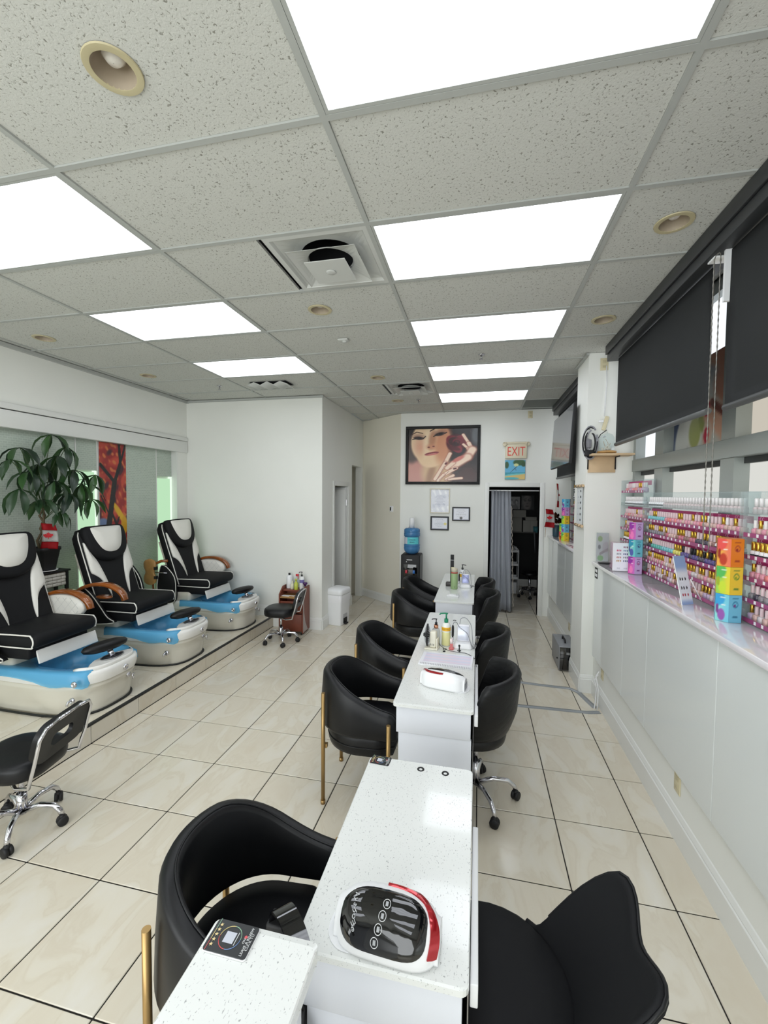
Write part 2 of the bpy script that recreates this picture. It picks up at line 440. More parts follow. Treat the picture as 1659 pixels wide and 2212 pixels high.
struct('wall_partition', MB().box(-4.50, -2.12, 5.60, 5.72, 0, CH), M_WALL)
HX = -2.12
struct('wall_hall', MB().box(HX - .12, HX, 5.72, 6.11, 0, CH).box(HX - .12, HX, 6.11, 6.81, 2.05, CH).box(HX - .12, HX, 6.81, 7.03, 0, CH)
       .box(HX - .12, HX, 7.03, 7.66, 2.42, CH).box(HX - .12, HX, 7.66, 7.9, 0, CH), M_WALL)
struct('wall_closet', MB().box(-3.5, -3.4, 5.72, 7.9, 0, 2.6).box(-3.4, HX - .12, 6.9, 6.96, 0, 2.6).box(-3.4, HX - .12, 7.8, 7.9, 0, 2.6).box(-3.4, HX - .12, 5.72, 7.9, 2.6, 2.65), M_WALLW)
tiles(fl, 'floor_tile', XS, YS, 0.0, -3.4, -2.1, 5.74, 7.8)
dg = Vector((-1.285, YB, 0)) - Vector((-2.12, 7.75, 0)); dl_ = dg.length; da = math.atan2(dg.y, dg.x)
MD = Matrix.Translation((-2.12, 7.75, 0)) @ Matrix.Rotation(da, 4, 'Z')
struct('wall_diagonal', MB().box(0, dl_, 0, 0.10, 0, CH, M=MD), M_WALLW)
struct('wall_back', MB().box(-1.285, 0.178, YB, YB + .12, 0, CH).box(0.178, 0.958, YB, YB + .12, 2.055, CH).box(0.958, 1.60, YB, YB + .12, 0, CH), M_WALL)
struct('wall_front', MB().box(-4.5, 1.6, -2.52, -2.40, 0, CH), M_WALL)
struct('wall_column', MB().box(1.01, 1.56, 4.42, 4.87, 0, CH), M_WALL)
# low wall under the windows
struct('wall_right', MB().box(XR, 1.56, -2.4, 4.42, 0, 1.268).box(XR, 1.56, 4.87, YB, 0, 1.268), M_WALL)
pan = thing('wall_panelling', 'glossy white wall panels with thin seams below the long window ledge', 'panelling', (0, 0, 0))
for a, b in ((-2.4, -0.2), (-0.2, 1.0), (1.0, 2.23), (2.23, 3.06), (3.06, 3.52), (3.52, 4.36)):
    obj('panel', MB().box(1.10, XR - .001, a + .0015, b - .0015, 0.395, 1.267, bev=0.002, seg=1, smooth=False), M_PANEL, pan)
pan2 = thing('wall_panelling', 'glossy white wall panels beyond the column, beside the back doorway', 'panelling', (0, 0, 0))
for a, b in ((4.875, 5.35), (5.35, 5.75), (5.75, 6.3), (6.3, 6.75), (6.75, 7.07)):
    obj('panel', MB().box(1.10, XR - .001, a + .002, b - .002, 0.395, 1.267, bev=0.002, seg=1, smooth=False), M_PANEL, pan2)
tag(obj('window_ledge', MB().box(1.083, 1.43, -2.4, 4.415, 1.269, 1.30, bev=0.004), M_LEDGE), 'long glossy white ledge under the near window holding the polish racks', 'ledge')
tag(obj('window_ledge', MB().box(1.083, 1.43, 4.875, YB - .002, 1.269, 1.30, bev=0.004), M_LEDGE), 'glossy white ledge beyond the column with the vase and flags', 'ledge')
# baseboards
def bboard(name, p, q, zt=0.125):
    a, b = Vector((*p, 0)), Vector((*q, 0)); L = (b - a).length; an = math.atan2(b.y - a.y, b.x - a.x)
    M = Matrix.Translation(a) @ Matrix.Rotation(an, 4, 'Z')
    pr = [(0, 0), (-0.014, 0), (-0.014, zt * .74), (-0.009, zt * .78), (-0.011, zt * .82), (-0.004, zt * .97), (0, zt)]
    mb = MB(); vs = [tuple(M @ Vector((0, y, z))) for y, z in pr] + [tuple(M @ Vector((L, y, z))) for y, z in pr]
    n = len(pr); mb._faces(vs, [tuple(range(n)), tuple(reversed(range(n, 2 * n)))] + [(i, (i + 1) % n, n + (i + 1) % n, n + i) for i in range(n)])
    struct(name, mb, M_TRIM)
bboard('baseboard_right', (XR, 4.42), (XR, -2.4), 0.18)
bboard('baseboard_column', (1.01, 4.42), (XR, 4.42), 0.18)
bboard('baseboard_column', (1.01, 4.87), (1.01, 4.42), 0.18)
bboard('baseboard_right', (XR, YB), (XR, 4.87), 0.16)
bboard('baseboard_partition', (-2.86, 5.60), (-2.12, 5.60), 0.17)
bboard('baseboard_partition', (-4.2, 5.598), (-2.90, 5.598), 0.30)
bboard('baseboard_hall', (HX, 5.60), (HX, 6.05), 0.17)
bboard('baseboard_hall', (HX, 6.87), (HX, 7.03), 0.17)
bboard('baseboard_hall', (HX, 7.66), (HX, 7.75), 0.17)
bboard('baseboard_diagonal', (-2.12, 7.75), (-1.285, YB), 0.14)
bboard('baseboard_back', (-1.285, YB), (0.11, YB), 0.14)
# door casings
def casing_y(name, x0, x1, zt, y, w=0.07):
    return struct(name, MB().box(x0 - w, x0, y - .016, y, 0, zt + w, bev=.004).box(x1, x1 + w, y - .016, y, 0, zt + w, bev=.004)
           .box(x0, x1, y - .016, y, zt, zt + w, bev=.004).box(x0 - .012, x0, y, y + .12, 0, zt).box(x1, x1 + .012, y, y + .12, 0, zt).box(x0, x1, y, y + .12, zt, zt + .012), M_TRIM)
casing_y('trim_4', 0.178, 0.958, 2.055, YB)
struct('trim_5', MB().box(HX, HX + .014, 6.04, 6.11, 0, 2.12, bev=.004).box(HX, HX + .014, 6.81, 6.88, 0, 2.12, bev=.004).box(HX, HX + .014, 6.11, 6.81, 2.05, 2.12, bev=.004)
       .box(HX - .12, HX, 6.11, 6.125, 0, 2.05).box(HX - .12, HX, 6.795, 6.81, 0, 2.05), M_TRIM)
dr = struct('door_1', MB().box(-0.62, 0, -0.02, 0.02, 0.01, 2.03, bev=.004)
            .box(-0.54, -0.08, -0.026, -0.02, 1.15, 1.9, bev=.003).box(-0.54, -0.08, -0.026, -0.02, 0.15, 1.0, bev=.003), M_WHITE, loc=(HX - 0.02, 6.765, 0), rot=(0, 0, radians(12)))
for zz in (1.78, 0.25): obj('hinge', MB().box(-0.005, 0.012, -0.032, -0.018, zz - .05, zz + .05), M_STEEL, dr)
obj('folding_leaf', MB().box(-0.30, 0.0, -0.028, -0.008, 0.01, 2.0, bev=.004), M_TRIM, dr, (0.0, -0.06, 0), (0, 0, radians(-4)))
# back room
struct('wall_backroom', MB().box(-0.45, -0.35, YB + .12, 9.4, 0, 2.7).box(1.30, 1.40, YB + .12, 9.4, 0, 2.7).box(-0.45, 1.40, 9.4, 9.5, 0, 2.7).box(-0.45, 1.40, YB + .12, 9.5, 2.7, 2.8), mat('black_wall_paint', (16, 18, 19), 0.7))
struct('baseboard_backroom', MB().box(-0.35, 1.30, 9.385, 9.4, 0, 0.14).box(1.285, 1.30, YB + .12, 9.38, 0, 0.14), M_TRIM)
# ---- window frames on the right, lit by daylight
M_SKY = emission('overcast_daylight', (235, 240, 246), .62)
M_PAPER = emission('daylit_white_film', (212, 212, 206), 0.56)
M_BEIGEF = emission('daylit_beige_film', (205, 198, 184), 0.50)
def window(name, y0, y1, mulls, panes_up, panes_lo):
    X0, X1 = 1.44, 1.54
    mb = MB().box(X0, X1, y0, y1, 1.30, 1.345).box(X0 - .03, X1, y0, y1, 2.155, 2.265, bev=.004).box(X0, X1, y0, y1, 3.20, CH)
    for a, b in mulls:
        mb.box(X0 - .02, X1, a, b, 1.345, 2.154).box(X0 - .02, X1, a, b, 2.266, 3.20)
    w = struct(name, mb, M_FRAME)
    obj('dark_seal', MB().box(X0 + .03, X0 + .05, y0, y1, 2.12, 2.155), M_DARKFR, w)
    for (a, b, m) in panes_up: obj('upper_pane', MB().box(X0 + .06, X0 + .07, a, b, 2.265, 3.20), m, w)
    for (a, b, m) in panes_lo: obj('lower_pane', MB().box(X0 + .06, X0 + .07, a, b, 1.345, 2.12), m, w)
    return w
w3 = window('window_3', -2.4, 4.42, [(4.36, 4.42), (3.76, 3.92), (2.80, 2.94), (1.84, 1.98), (0.8, 0.94), (-.3, -.16)],
            [(3.92, 4.36, M_SKY), (1.98, 2.80, M_BEIGEF), (.94, 1.84, M_BEIGEF), (-2.4, .8, M_BEIGEF)],
            [(3.92, 4.36, M_PAPER), (2.94, 3.76, M_PAPER), (1.98, 2.80, M_PAPER), (.94, 1.84, M_PAPER), (-2.4, .8, M_PAPER)])
M_DKW = mat('dark_window_glass', (70, 74, 76), 0.15)
window('window_4', 4.87, YB, [(4.87, 5.0), (5.9, 6.05), (6.95, YB)],
       [(5.0, 5.9, M_SKY), (6.05, 6.95, M_SKY)], [(5.0, 5.9, M_DKW), (6.05, 6.95, M_DKW)])
struct('wall_outside_right', MB().box(1.56, 1.60, -2.4, YB, 0, CH), M_WALL)

# ---- suspended ceiling
ce = struct('ceiling', MB().box(-4.5, 1.6, -2.5, 7.95, CH + .25, CH + .3).box(-4.52, -4.5, -2.5, 7.95, CH - .01, CH + .3).box(1.6, 1.62, -2.5, 7.95, CH - .01, CH + .3).box(-4.5, 1.6, -2.52, -2.5, CH - .01, CH + .3).box(-4.5, 1.6, 7.95, 7.97, CH - .5, CH + .3).box(-4.5, -2.24, 5.72, 5.74, CH - .01, CH + .25), M_GRID)  # side boxes are added, unseen, to keep outside light from leaking in
GX = [-0.565 + 1.198 * i for i in range(-4, 3)]; GY = [0.893 + 0.609 * j for j in range(-6, 13)]
LIGHTS = {(0, 0), (0, 2), (0, 4), (0, 6), (0, 8), (-2, 1), (-2, 3), (-2, 5), (0, -2), (0, -4), (-2, -1), (-2, -3)}  # those behind the camera are unseen, added to light the room
VENTS = {(-1, 2), (-1, 7)}
def room_clip_x(y): return (-4.26 if y < 5.6 else -2.12)
for a in GX:
    y1 = 7.75 if a > -2.1 else 5.6
    y1 = YB if a > -1.2 else y1
    if a < XL or a > 1.2: continue
    obj('grid_bar', MB().box(a - .012, a + .012, -2.4, y1, CH - .004, CH + .012), M_GRID, ce)
for b in GY:
    if b < -2.4 or b > 7.7: continue
    x0 = room_clip_x(b); x1 = 1.44 if b < YB else -2.12 + (7.75 - b) * 1.28
    xs = [x0] + [g for g in GX if x0 < g < x1] + [x1]
    for k in range(len(xs) - 1):
        if xs[k + 1] - xs[k] > .06: obj('grid_bar', MB().box(xs[k] + .012, xs[k + 1] - .012, b - .012, b + .012, CH - .004, CH + .012), M_GRID, ce)
DOWN = [(-1.166, 1.2), (-3.78, 3.084), (-3.78, 4.303), (-1.163, 3.017), (-1.163, 4.876), (-1.162, 6.129), (0.925, 2.418), (0.921, 3.61)]
def hole_tile(w, d, hx, hy, r, m):
    """ceiling tile with a round opening"""
    n = 28; mb = MB(); rings = []
    def sq(t):
        cx_, sy_ = cos(t), sin(t); tx = ((w / 2 - hx) if cx_ > 0 else (-w / 2 - hx)) / cx_ if abs(cx_) > 1e-6 else 1e9
        ty = ((d / 2 - hy) if sy_ > 0 else (-d / 2 - hy)) / sy_ if abs(sy_) > 1e-6 else 1e9
        k = min(tx, ty); return (hx + cx_ * k, hy + sy_ * k)
    ang = sorted([2 * pi * k / n for k in range(n)] + [math.atan2(b - hy, a - hx) % (2 * pi) for a in (-w / 2, w / 2) for b in (-d / 2, d / 2)])
    o = [sq(t) for t in ang]; i_ = [(hx + r * cos(t), hy + r * sin(t)) for t in ang]
    rings = [[(x, y, 0.016) for x, y in o], [(x, y, 0) for x, y in o], [(x, y, 0) for x, y in i_], [(x, y, 0.016) for x, y in i_]]
    mb.loft(rings, cap=(False, False), smooth=False)
    return mb.mesh('ceiling_tile', m)
M_CEILD = mat('dark_grey_ceiling_panel', (120, 124, 120), 0.8)
for i in range(len(GX)):
    for j in range(len(GY) - 1):
        ii, jj = i - 4, j - 6
        xa, xb = (GX[i], GX[i + 1]) if i + 1 < len(GX) else (GX[i], GX[i] + 1.198)
        ya, yb = GY[j], GY[j + 1]
        ym = (ya + yb) / 2
        x0 = room_clip_x(ym) - (0.15 if ym < YB else 0); x1 = 1.44
        a, b = max(xa, x0), min(xb, x1); c, d = max(ya, -2.4), min(yb, 7.9)
        if xa > -1.3 and ya > YB - .02: continue
        if xa > -0.7: d = min(d, YB + .05)
        if xb < -2.1 and ya > 5.6: continue
        if b - a < .05 or d - c < .05: continue
        if (ii, jj) in LIGHTS: continue
        if (ii, jj) in VENTS: b = -1.175
        w, h = b - a - .026, d - c - .026; cx_, cy_ = (a + b) / 2, (c + d) / 2
        dn = [p for p in DOWN if a < p[0] < b and c < p[1] < d]
        dark = (ii == 1 and ym > 6.4)
        if dn:
            me = hole_tile(w, h, dn[0][0] - cx_, dn[0][1] - cy_, .066, M_CEIL)
        elif dark: me = tile_mesh(w, h, -.016, 'dark_ceiling_tile', M_CEILD, 0.001)
        else:
            k = (round(w, 3), round(h, 3), 'ct')
            if k not in _cache: _cache[k] = MB().box(-w / 2, w / 2, -h / 2, h / 2, 0, .016).mesh('ceiling_tile', M_CEIL)
            me = _cache[k]
        obj('ceiling_tile', me, M_CEIL, ce, (cx_, cy_, CH + .003 + random.uniform(0, .0015)))
# recessed light panels
names = {(0, 0): 'large lit ceiling panel nearest, cut by the top of the picture', (0, 2): 'lit ceiling panel beside the large square air diffuser',
         (0, 4): 'lit ceiling panel just before the chrome sprinkler head, above the desks', (0, 6): 'lit ceiling panel just beyond the chrome sprinkler head', (0, 8): 'small farthest lit ceiling panel in front of the back wall',
         (-2, 1): 'lit ceiling panel cut by the left edge of the picture', (-2, 3): 'middle lit ceiling panel in the row above the pedicure chairs', (-2, 5): 'farthest lit ceiling panel in the row above the pedicure chairs'}
dif = MB().box(-.572, .572, -.277, .277, 0, .006).mesh('diffuser', M_LIGHT)
frm = MB()
for a in (1, -1):
    frm.box(a * .572, a * .586, -.291, .291, -.003, .03).box(-.572, .572, a * .277, a * .291, -.003, .03)
frm.box(-.586, .586, -.291, .291, .028, .032)
frm = frm.mesh('frame', M_GRID)
for (i, j) in sorted(LIGHTS):
    t = thing('ceiling_light', names.get((i, j)) or 'added unseen lit ceiling panel behind the viewer, %s row, %s' % (('window side' if i == 0 else 'pedicure side'), ('nearer' if j > -3 else 'farther')), 'ceiling light', (GX[i + 4] + .599, GY[j + 6] + .3045, CH), 0, 'recessed ceiling light panels')
    obj('frame', frm, M_GRID, t); obj('diffuser', dif, M_LIGHT, t)
# square air diffusers
M_VENT = mat('off_white_vent', (205, 207, 203), 0.45)
M_DUCT = mat('dark_duct', (22, 24, 26), 0.9)
def vent(x, y, label, hx=.285):
    t = thing('air_diffuser', label, 'air vent', (x, y, CH), 0, 'square ceiling air diffusers')
    def ring(a, za, b, zb): return [[(sx * q, sy * q, z) for sx, sy in ((-1, -1), (1, -1), (1, 1), (-1, 1))] for q, z in ((a, za), (b, zb))]
    n_ = 40; sqr = lambda h, z: [(h * max(-1, min(1, 1.4142 * cos(2 * pi * k / n_ ))), h * max(-1, min(1, 1.4142 * sin(2 * pi * k / n_))), z) for k in range(n_)]
    cir = lambda r, z: [(r * cos(2 * pi * k / n_), r * sin(2 * pi * k / n_), z) for k in range(n_)]
    mb = MB(); mb.loft([sqr(.292, -.003), sqr(.262, -.003), sqr(.250, .012), cir(.215, .030), cir(.170, .032)], cap=(False, False), smooth=False); obj('outer_flange', mb, M_VENT, t)
    obj('duct', MB().lathe([(.171, .032), (.171, .22)], seg=28, cap=(False, False)).box(-.29, .29, -.29, .29, .222, .226), M_DUCT, t)
    mb = MB(); mb.loft([sqr(.200, -.034), sqr(.198, -.030), sqr(.180, -.022), cir(.135, .004), cir(.128, .016)], cap=(False, False), smooth=False); obj('middle_cone', mb, M_VENT, t)
    mb = MB(); mb.loft([sqr(.120, -.056), sqr(.120, -.051), sqr(.10, -.044), cir(.06, -.03)], cap=(True, True), smooth=False)
    mb.lathe([(.03, -.057), (.026, -.061), (.008, -.062)], seg=14); obj('centre_plate', mb, M_VENT, t)
    for a in (1, -1):
        obj('strut', MB().tube([(a * .05, .04, -.03), (a * .10, .09, .01), (a * .12, .115, .06)], .004, seg=5), M_STEEL, t)
vent(-0.862, 2.4155, 'large square stepped air diffuser in the ceiling between two near light panels')
vent(-0.862, 5.46, 'small distant square air diffuser near the back of the ceiling')
lab = ['recessed downlight with bulb nearest, upper left of the ceiling', 'recessed downlight over the plant by the left wall', 'recessed downlight farther along the left wall',
       'recessed downlight just past the large air diffuser', 'recessed downlight before the small distant diffuser', 'recessed downlight beside the small far sprinkler',
       'recessed downlight closest to the dark blind', 'second recessed downlight by the blind, before the column']
for p, l in zip(DOWN, lab):
    t = thing('downlight', l, 'downlight', (p[0], p[1], CH), 0, 'round recessed downlights')
    obj('ring', MB().lathe([(.064, .012), (.065, -.003), (.067, -.0035), (.086, -.0025), (.088, .002)], seg=28, cap=(False, False)), M_BEIGE, t, sharp=25)
    obj('baffle', MB().lathe([(.065, -.002), (.06, .03), (.05, .10), (.0, .105)], seg=24, cap=(False, False)), mat('taupe_baffle', (176, 162, 142), 0.5), t)
    obj('bulb', MB().lathe([(.001, .022), (.02, .025), (.034, .040), (.032, .058), (.018, .1)], seg=18, cap=(False, False)), mat('unlit_bulb', (236, 232, 224), 0.1, coat=.8), t)
for (x, y, l) in ((0.01, 4.264, 'chrome sprinkler head between two light panels above the desks'), (-0.857, 6.122, 'small sprinkler head by the farthest downlight'), (-3.233, 4.881, 'small sprinkler head above the far pedicure chair')):
    t = thing('sprinkler_head', l, 'sprinkler', (x, y, CH), 0, 'ceiling sprinkler heads')
    obj('escutcheon', MB().lathe([(.032, .001), (.03, -.006), (.012, -.01)], seg=16), M_CHROME, t)
    obj('nozzle', MB().cyl((0, 0, -.04), .007, .032, seg=8).lathe([(.018, -.046), (.018, -.043)], seg=10), M_STEEL, t)
t = thing('motion_sensor', 'small white square detector on the ceiling beyond the first downlight', 'detector', (-1.175, 3.618, CH))
obj('base', MB().box(-.045, .045, -.035, .035, -.016, 0, bev=.006), M_VENT, t); obj('dome', MB().lathe([(.022, -.014), (.018, -.028), (.0, -.03)], seg=14, c=(.01, 0, 0)), M_VENT, t)
t = thing('vent_cover', 'loose sagging ceiling vent cover at the far end over the pedicure area', 'vent', (-2.52, 4.90, CH))
mb = MB(); rr = []
for k in range(13):
    u = -1 + 2 * k / 12; z = -.028 + .022 * cos(u * 3 * pi) * (1 - abs(u) * .3); rr.append([(u * .26, -.13, z), (u * .26, .13, z), (u * .26, .13, z + .006), (u * .26, -.13, z + .006)])
mb.loft(rr); obj('cover', mb, M_VENT, t); obj('shadow_slot', MB().box(-.24, .24, -.11, .11, -.003, .001), M_DUCT, t)
# the tv-side ceiling line over the column
struct('trim_6', MB().box(.985, 1.0095, 4.40, 4.88, CH - .022, CH - .003), M_GRID)

# ================================================================== FURNITURE
DZ = 0.76
def rrect(w, d, r, n=5, cx=0, cy=0):
    """rounded rectangle outline (list of (x, y))"""
    o = []
    for qx, qy, a0 in ((1, 1, 0), (-1, 1, 90), (-1, -1, 180), (1, -1, 270)):
        for k in range(n + 1):
            a = radians(a0 + 90 * k / n); o.append((cx + qx * (w / 2 - r) + r * cos(a), cy + qy * (d / 2 - r) + r * sin(a)))
    return o
def slab(mb, outl, z0, z1, e=0.004, mi=0):
    cx = sum(p[0] for p in outl) / len(outl); cy = sum(p[1] for p in outl) / len(outl)
    def sc(k, z): return [(cx + (x - cx) * k, cy + (y - cy) * k, z) for x, y in outl]
    R = max(abs(p[0] - cx) for p in outl); k = 1 - e / max(R, .01)
    mb.loft([sc(k, z0), sc(1, z0 + e), sc(1, z1 - e), sc(k, z1)], mi, smooth=True); return mb

def desk(name_label, x0, x1, y0, y1, shelf_tray=None, grom=(), ped=()):
    t = thing('manicure_desk', name_label, 'desk', ((x0 + x1) / 2, (y0 + y1) / 2, 0), 0, 'white manicure desks in a row')
    w, d = x1 - x0, y1 - y0
    mb = MB(); slab(mb, rrect(w, d, .022, 4), DZ - .022, DZ, .003); obj('worktop', mb, M_QUARTZ, t, sharp=12)
    obj('apron_box', MB().box(-w / 2 + .018, w / 2 - .016, -d / 2 + .02, d / 2 - .02, .585, DZ - .0225, bev=.003), M_LAM, t)
    for s in (-1, 1):
        y = s * (d / 2 - .035)
        obj('end_panel', MB().box(-w / 2 + .030, w / 2 - .012, y - .010, y + .010, .0, .584, bev=.002), M_LAM, t)
    for y in ped:
        y -= (y0 + y1) / 2
        obj('drawer_pedestal', MB().box(-w / 2 + .064, w / 2 - .02, y - .10, y + .10, .02, .584, bev=.003), M_LAM, t)
        for k in range(3): 
            dd = obj('drawer_front', MB().box(w / 2 - .019, w / 2 - .006, y - .096, y + .096, .03 + k * .185, .205 + k * .185, bev=.002), M_LAM, t)
            obj('drawer_pull', MB().tube([(w / 2 - .005, y - .05, .13 + k * .185), (w / 2 + .006, y - .045, .13 + k * .185), (w / 2 + .006, y + .045, .13 + k * .185), (w / 2 - .005, y + .05, .13 + k * .185)], .003, seg=6), M_STEEL, dd)
    obj('modesty_panel', MB().box(-w / 2 + .046, -w / 2 + .062, -d / 2 + .047, d / 2 - .047, .05, .584), M_LAM, t)
    obj('metal_edge', MB().box(w / 2 - .004, w / 2 - .001, -d / 2 + .03, d / 2 - .03, .03, DZ - .024), M_STEEL, t)
    for gx, gy in grom:
        obj('cable_grommet', MB().lathe([(.006, -.001), (.008, .001), (.014, .0025), (.0155, .0005)], seg=18, c=(gx - (x0 + x1) / 2, gy - (y0 + y1) / 2, DZ), cap=(True, False)), M_BLACKM, t)
    if shelf_tray:
        a, b = shelf_tray
        obj('slide_out_shelf', MB().box(w / 2 + .002, w / 2 + .022, a - (y0 + y1) / 2, b - (y0 + y1) / 2, .664, .726, bev=.003), M_WHITE, t)
    return t
desk('nearest white manicure desk with empty speckled top and two cable holes', -.447, 0.0, .972, 1.80, (1.02, 1.53), [(-.217, 1.753), (-.113, 1.749)], (1.63,))
desk('middle white manicure desk holding the pump bottles, fan and open notebook', -.447, 0.0, 2.29, 4.185, (2.32, 3.04), [(-.224, 3.19), (-.117, 3.185), (-.19, 3.95)], (3.10, 4.03))
desk('farthest white manicure desk with the green tumbler, near the back wall', -.455, -.02, 4.645, 6.32, None, (), (5.15, 6.1))
# raised reception ledge in front
t = thing('reception_counter', 'raised speckled counter end at the bottom edge in front of the nearest desk', 'counter', (-.423, .30, 0))
mb = MB(); slab(mb, rrect(.236, .99, .012, 4), .965, 1.0, .003); obj('countertop', mb, M_QUARTZ, t, sharp=12)
obj('cabinet', MB().box(-.09, .09, -.48, .47, 0, .964, bev=.003), M_LAM, t)

# ---- black barrel chairs with gold legs (face +x)
def arc_u(t_, hw, xb, xf):
    """U path, t in -1..1, from the front right arm round the back to the front left arm"""
    L1 = xf - xb; La = pi * hw; T = 2 * L1 + La; s = (t_ + 1) / 2 * T
    if s < L1: return (xf - s, -hw)
    if s < L1 + La: a = (s - L1) / hw; return (xb - hw * sin(a), -hw * cos(a))
    return (xb + (s - L1 - La), hw)
def barrel_chair(label, loc, rz=0.0):
    t = thing('barrel_chair', label, 'chair', loc, rz, 'black barrel chairs along the desks')
    N = 40; hw, th = .262, .058; rings = []
    for k in range(N + 1):
        tt = -1 + 2 * k / N; x, y = arc_u(tt, hw, .015, .262); x2, y2 = arc_u(min(1, tt + .01), hw, .015, .262); x1, y1 = arc_u(max(-1, tt - .01), hw, .015, .262)
        dx, dy = x2 - x1, y2 - y1; l = sqrt(dx * dx + dy * dy); nx, ny = dy / l, -dx / l    # outward normal
        e = abs(tt); top = .80 - .185 * sm(np.array(e), .22, 1.0) ** .9; bot = .475 + .0 * e
        if e > .93: q = (e - .93) / .07; top -= .04 * q * q; bot += .01 * q * q
        top = float(top); bot = float(bot)
        flare = .018
        prof = [(0, .0), (.35, 0), (.5, .012), (.5, .05), (.5, .5), (.5, .93), (.36, .99), (.12, 1.0), (-.12, 1.0), (-.36, .985), (-.5, .93), (-.5, .5), (-.5, .06), (-.4, .005)]
        sc = 1.0 if e < .95 else 1 - .35 * ((e - .95) / .05) ** 2
        ring = []
        for a, b in prof:
            off = a * th * sc * (1 + .12 * sin(b * pi)) + flare * b
            ring.append((x + nx * off, y + ny * off, bot + (top - bot) * b))
        rings.append(ring)
    mb = MB(); mb.loft(rings); sh = obj('backrest_shell', mb, M_BLACK, t)
    pip = []
    for k in range(N + 1):
        r = rings[k]; pip.append((Vector(r[6]) + Vector(r[7])) / 2 + Vector((0, 0, .002)))
    obj('piping', MB().tube(pip, .0035, seg=6), M_BLACK, sh)
    # seat
    o = []
    for k in range(41):
        x, y = arc_u(-1 + 2 * k / 40, .245, .02, .20); o.append((x, y))
    o = o[2:-2]; fr = [(.235, .20), (.245, .10), (.247, 0), (.245, -.10), (.235, -.20)]; o = o + fr
    def sc(k, z): return [(.02 + (x - .02) * k, y * k, z) for x, y in o]
    mb = MB(); mb.loft([sc(.88, .335), sc(.97, .342), sc(1, .365), sc(1, .42), sc(.985, .445), sc(.93, .46), sc(.6, .468), sc(.2, .47)]); obj('seat', mb, M_BLACK, t)
    obj('seat_welt', MB().tube([(p[0], p[1], .395) for p in sc(1.004, 0)], .004, seg=6, closed=True), M_BLACK, t)
    R = hw + th / 2 + .014
    for (x, y, zt) in ((-.205, -.215, .70), (-.205, .215, .70), (.215, -R, .585), (.215, R, .585)):
        if x < 0: a = math.atan2(y, x - .015); x, y = .015 + (R + .004) * cos(a), (R + .004) * sin(a)
        leg = obj('leg', MB().tube([(x, y, .012), (x, y, zt)], .0125, seg=12), M_GOLD, t)
        obj('foot_cap', MB().cyl((x, y, 0), .015, .024, seg=12), M_GOLD, leg)
        k = .80; obj('bracket', MB().box(-.009, .009, -.012, .012, -.012, .012).xf(Matrix.Translation((x * .93, y * .93, .365))) , M_GOLD, t)
    return t
BC = barrel_chair('black barrel armchair with gold legs nearest, at the empty desk', (-.70, 1.205, 0), radians(4))
for (x, y, rz, l) in ((-.715, 2.655, 3, 'black barrel armchair with gold legs at the near end of the middle desk'), (-.735, 3.50, -3, 'black barrel armchair beside the desk fan, second at the middle desk'),
                      (-.705, 4.86, 2, 'black barrel armchair at the near end of the farthest desk'), (-.715, 5.66, -4, 'black barrel armchair farthest away, in front of the water cooler')):
    dup(BC, (x, y, 0), radians(rz), l)

# ---- casters / five star bases
def star_base(t, r, hub_z, leg_r, m=M_CHROME, n=5, a0=0.3, drop=.03, bowed=True):
    for k in range(n):
        a = a0 + 2 * pi * k / n; ca, sa = cos(a), sin(a)
        pts = [(ca * q * r, sa * q * r, z) for q, z in ((.06, hub_z), (.45, hub_z + (.028 if bowed else -.01)), (.8, hub_z + (.02 if bowed else -.03)), (.95, hub_z - .012), (1.0, .062))]
        lg = obj('base_leg', MB().tube(pts, [leg_r * 1.15, leg_r, leg_r, leg_r, leg_r * .9], seg=8), m, t)
        cx, cy = ca * r, sa * r
        M = Matrix.Translation((cx, cy, .028)) @ Matrix.Rotation(a + .8, 4, 'Z') @ Matrix.Rotation(radians(90), 4, 'X')
        obj('caster', MB().lathe([(.010, -.022), (.026, -.021), (.028, -.016), (.028, -.005), (.018, -.003), (.018, .003), (.028, .005), (.028, .016), (.026, .021), (.010, .022)], seg=14, M=M)
            .lathe([(.018, .0), (.016, .02), (.008, .03)], seg=10, c=(cx, cy, .038)), M_BLACKM, lg)
# ---- quilted bucket task chairs (face -x)
def _quilt(nt, n, b):
    b.inputs['Base Color'].default_value = (*lin((10, 11, 13)), 1); b.inputs['Roughness'].default_value = .45; b.inputs['Specular IOR Level'].default_value = .35
    tc = n.new('ShaderNodeTexCoord'); w = []
    for ang in (45, -45):
        mp = n.new('ShaderNodeMapping'); mp.inputs['Rotation'].default_value = (radians(ang), 0, 0); mp.inputs['Scale'].default_value = (1, 22, 22)
        nt.links.new(tc.outputs['Object'], mp.inputs['Vector'])
        x = n.new('ShaderNodeTexWave'); x.bands_direction = 'Y'; x.inputs['Scale'].default_value = .32; nt.links.new(mp.outputs[0], x.inputs['Vector']); w.append(x)
    mx = n.new('ShaderNodeMath'); mx.operation = 'MINIMUM'; nt.links.new(w[0].outputs['Fac'], mx.inputs[0]); nt.links.new(w[1].outputs['Fac'], mx.inputs[1])
    pw = n.new('ShaderNodeMath'); pw.operation = 'POWER'; pw.inputs[1].default_value = .35; nt.links.new(mx.outputs[0], pw.inputs[0])
    bp = n.new('ShaderNodeBump'); bp.inputs['Strength'].default_value = .18; bp.inputs['Distance'].default_value = .004
    nt.links.new(pw.outputs[0], bp.inputs['Height']); nt.links.new(bp.outputs['Normal'], b.inputs['Normal'])
M_QUILT = node_mat('quilted_black_leather', _quilt)
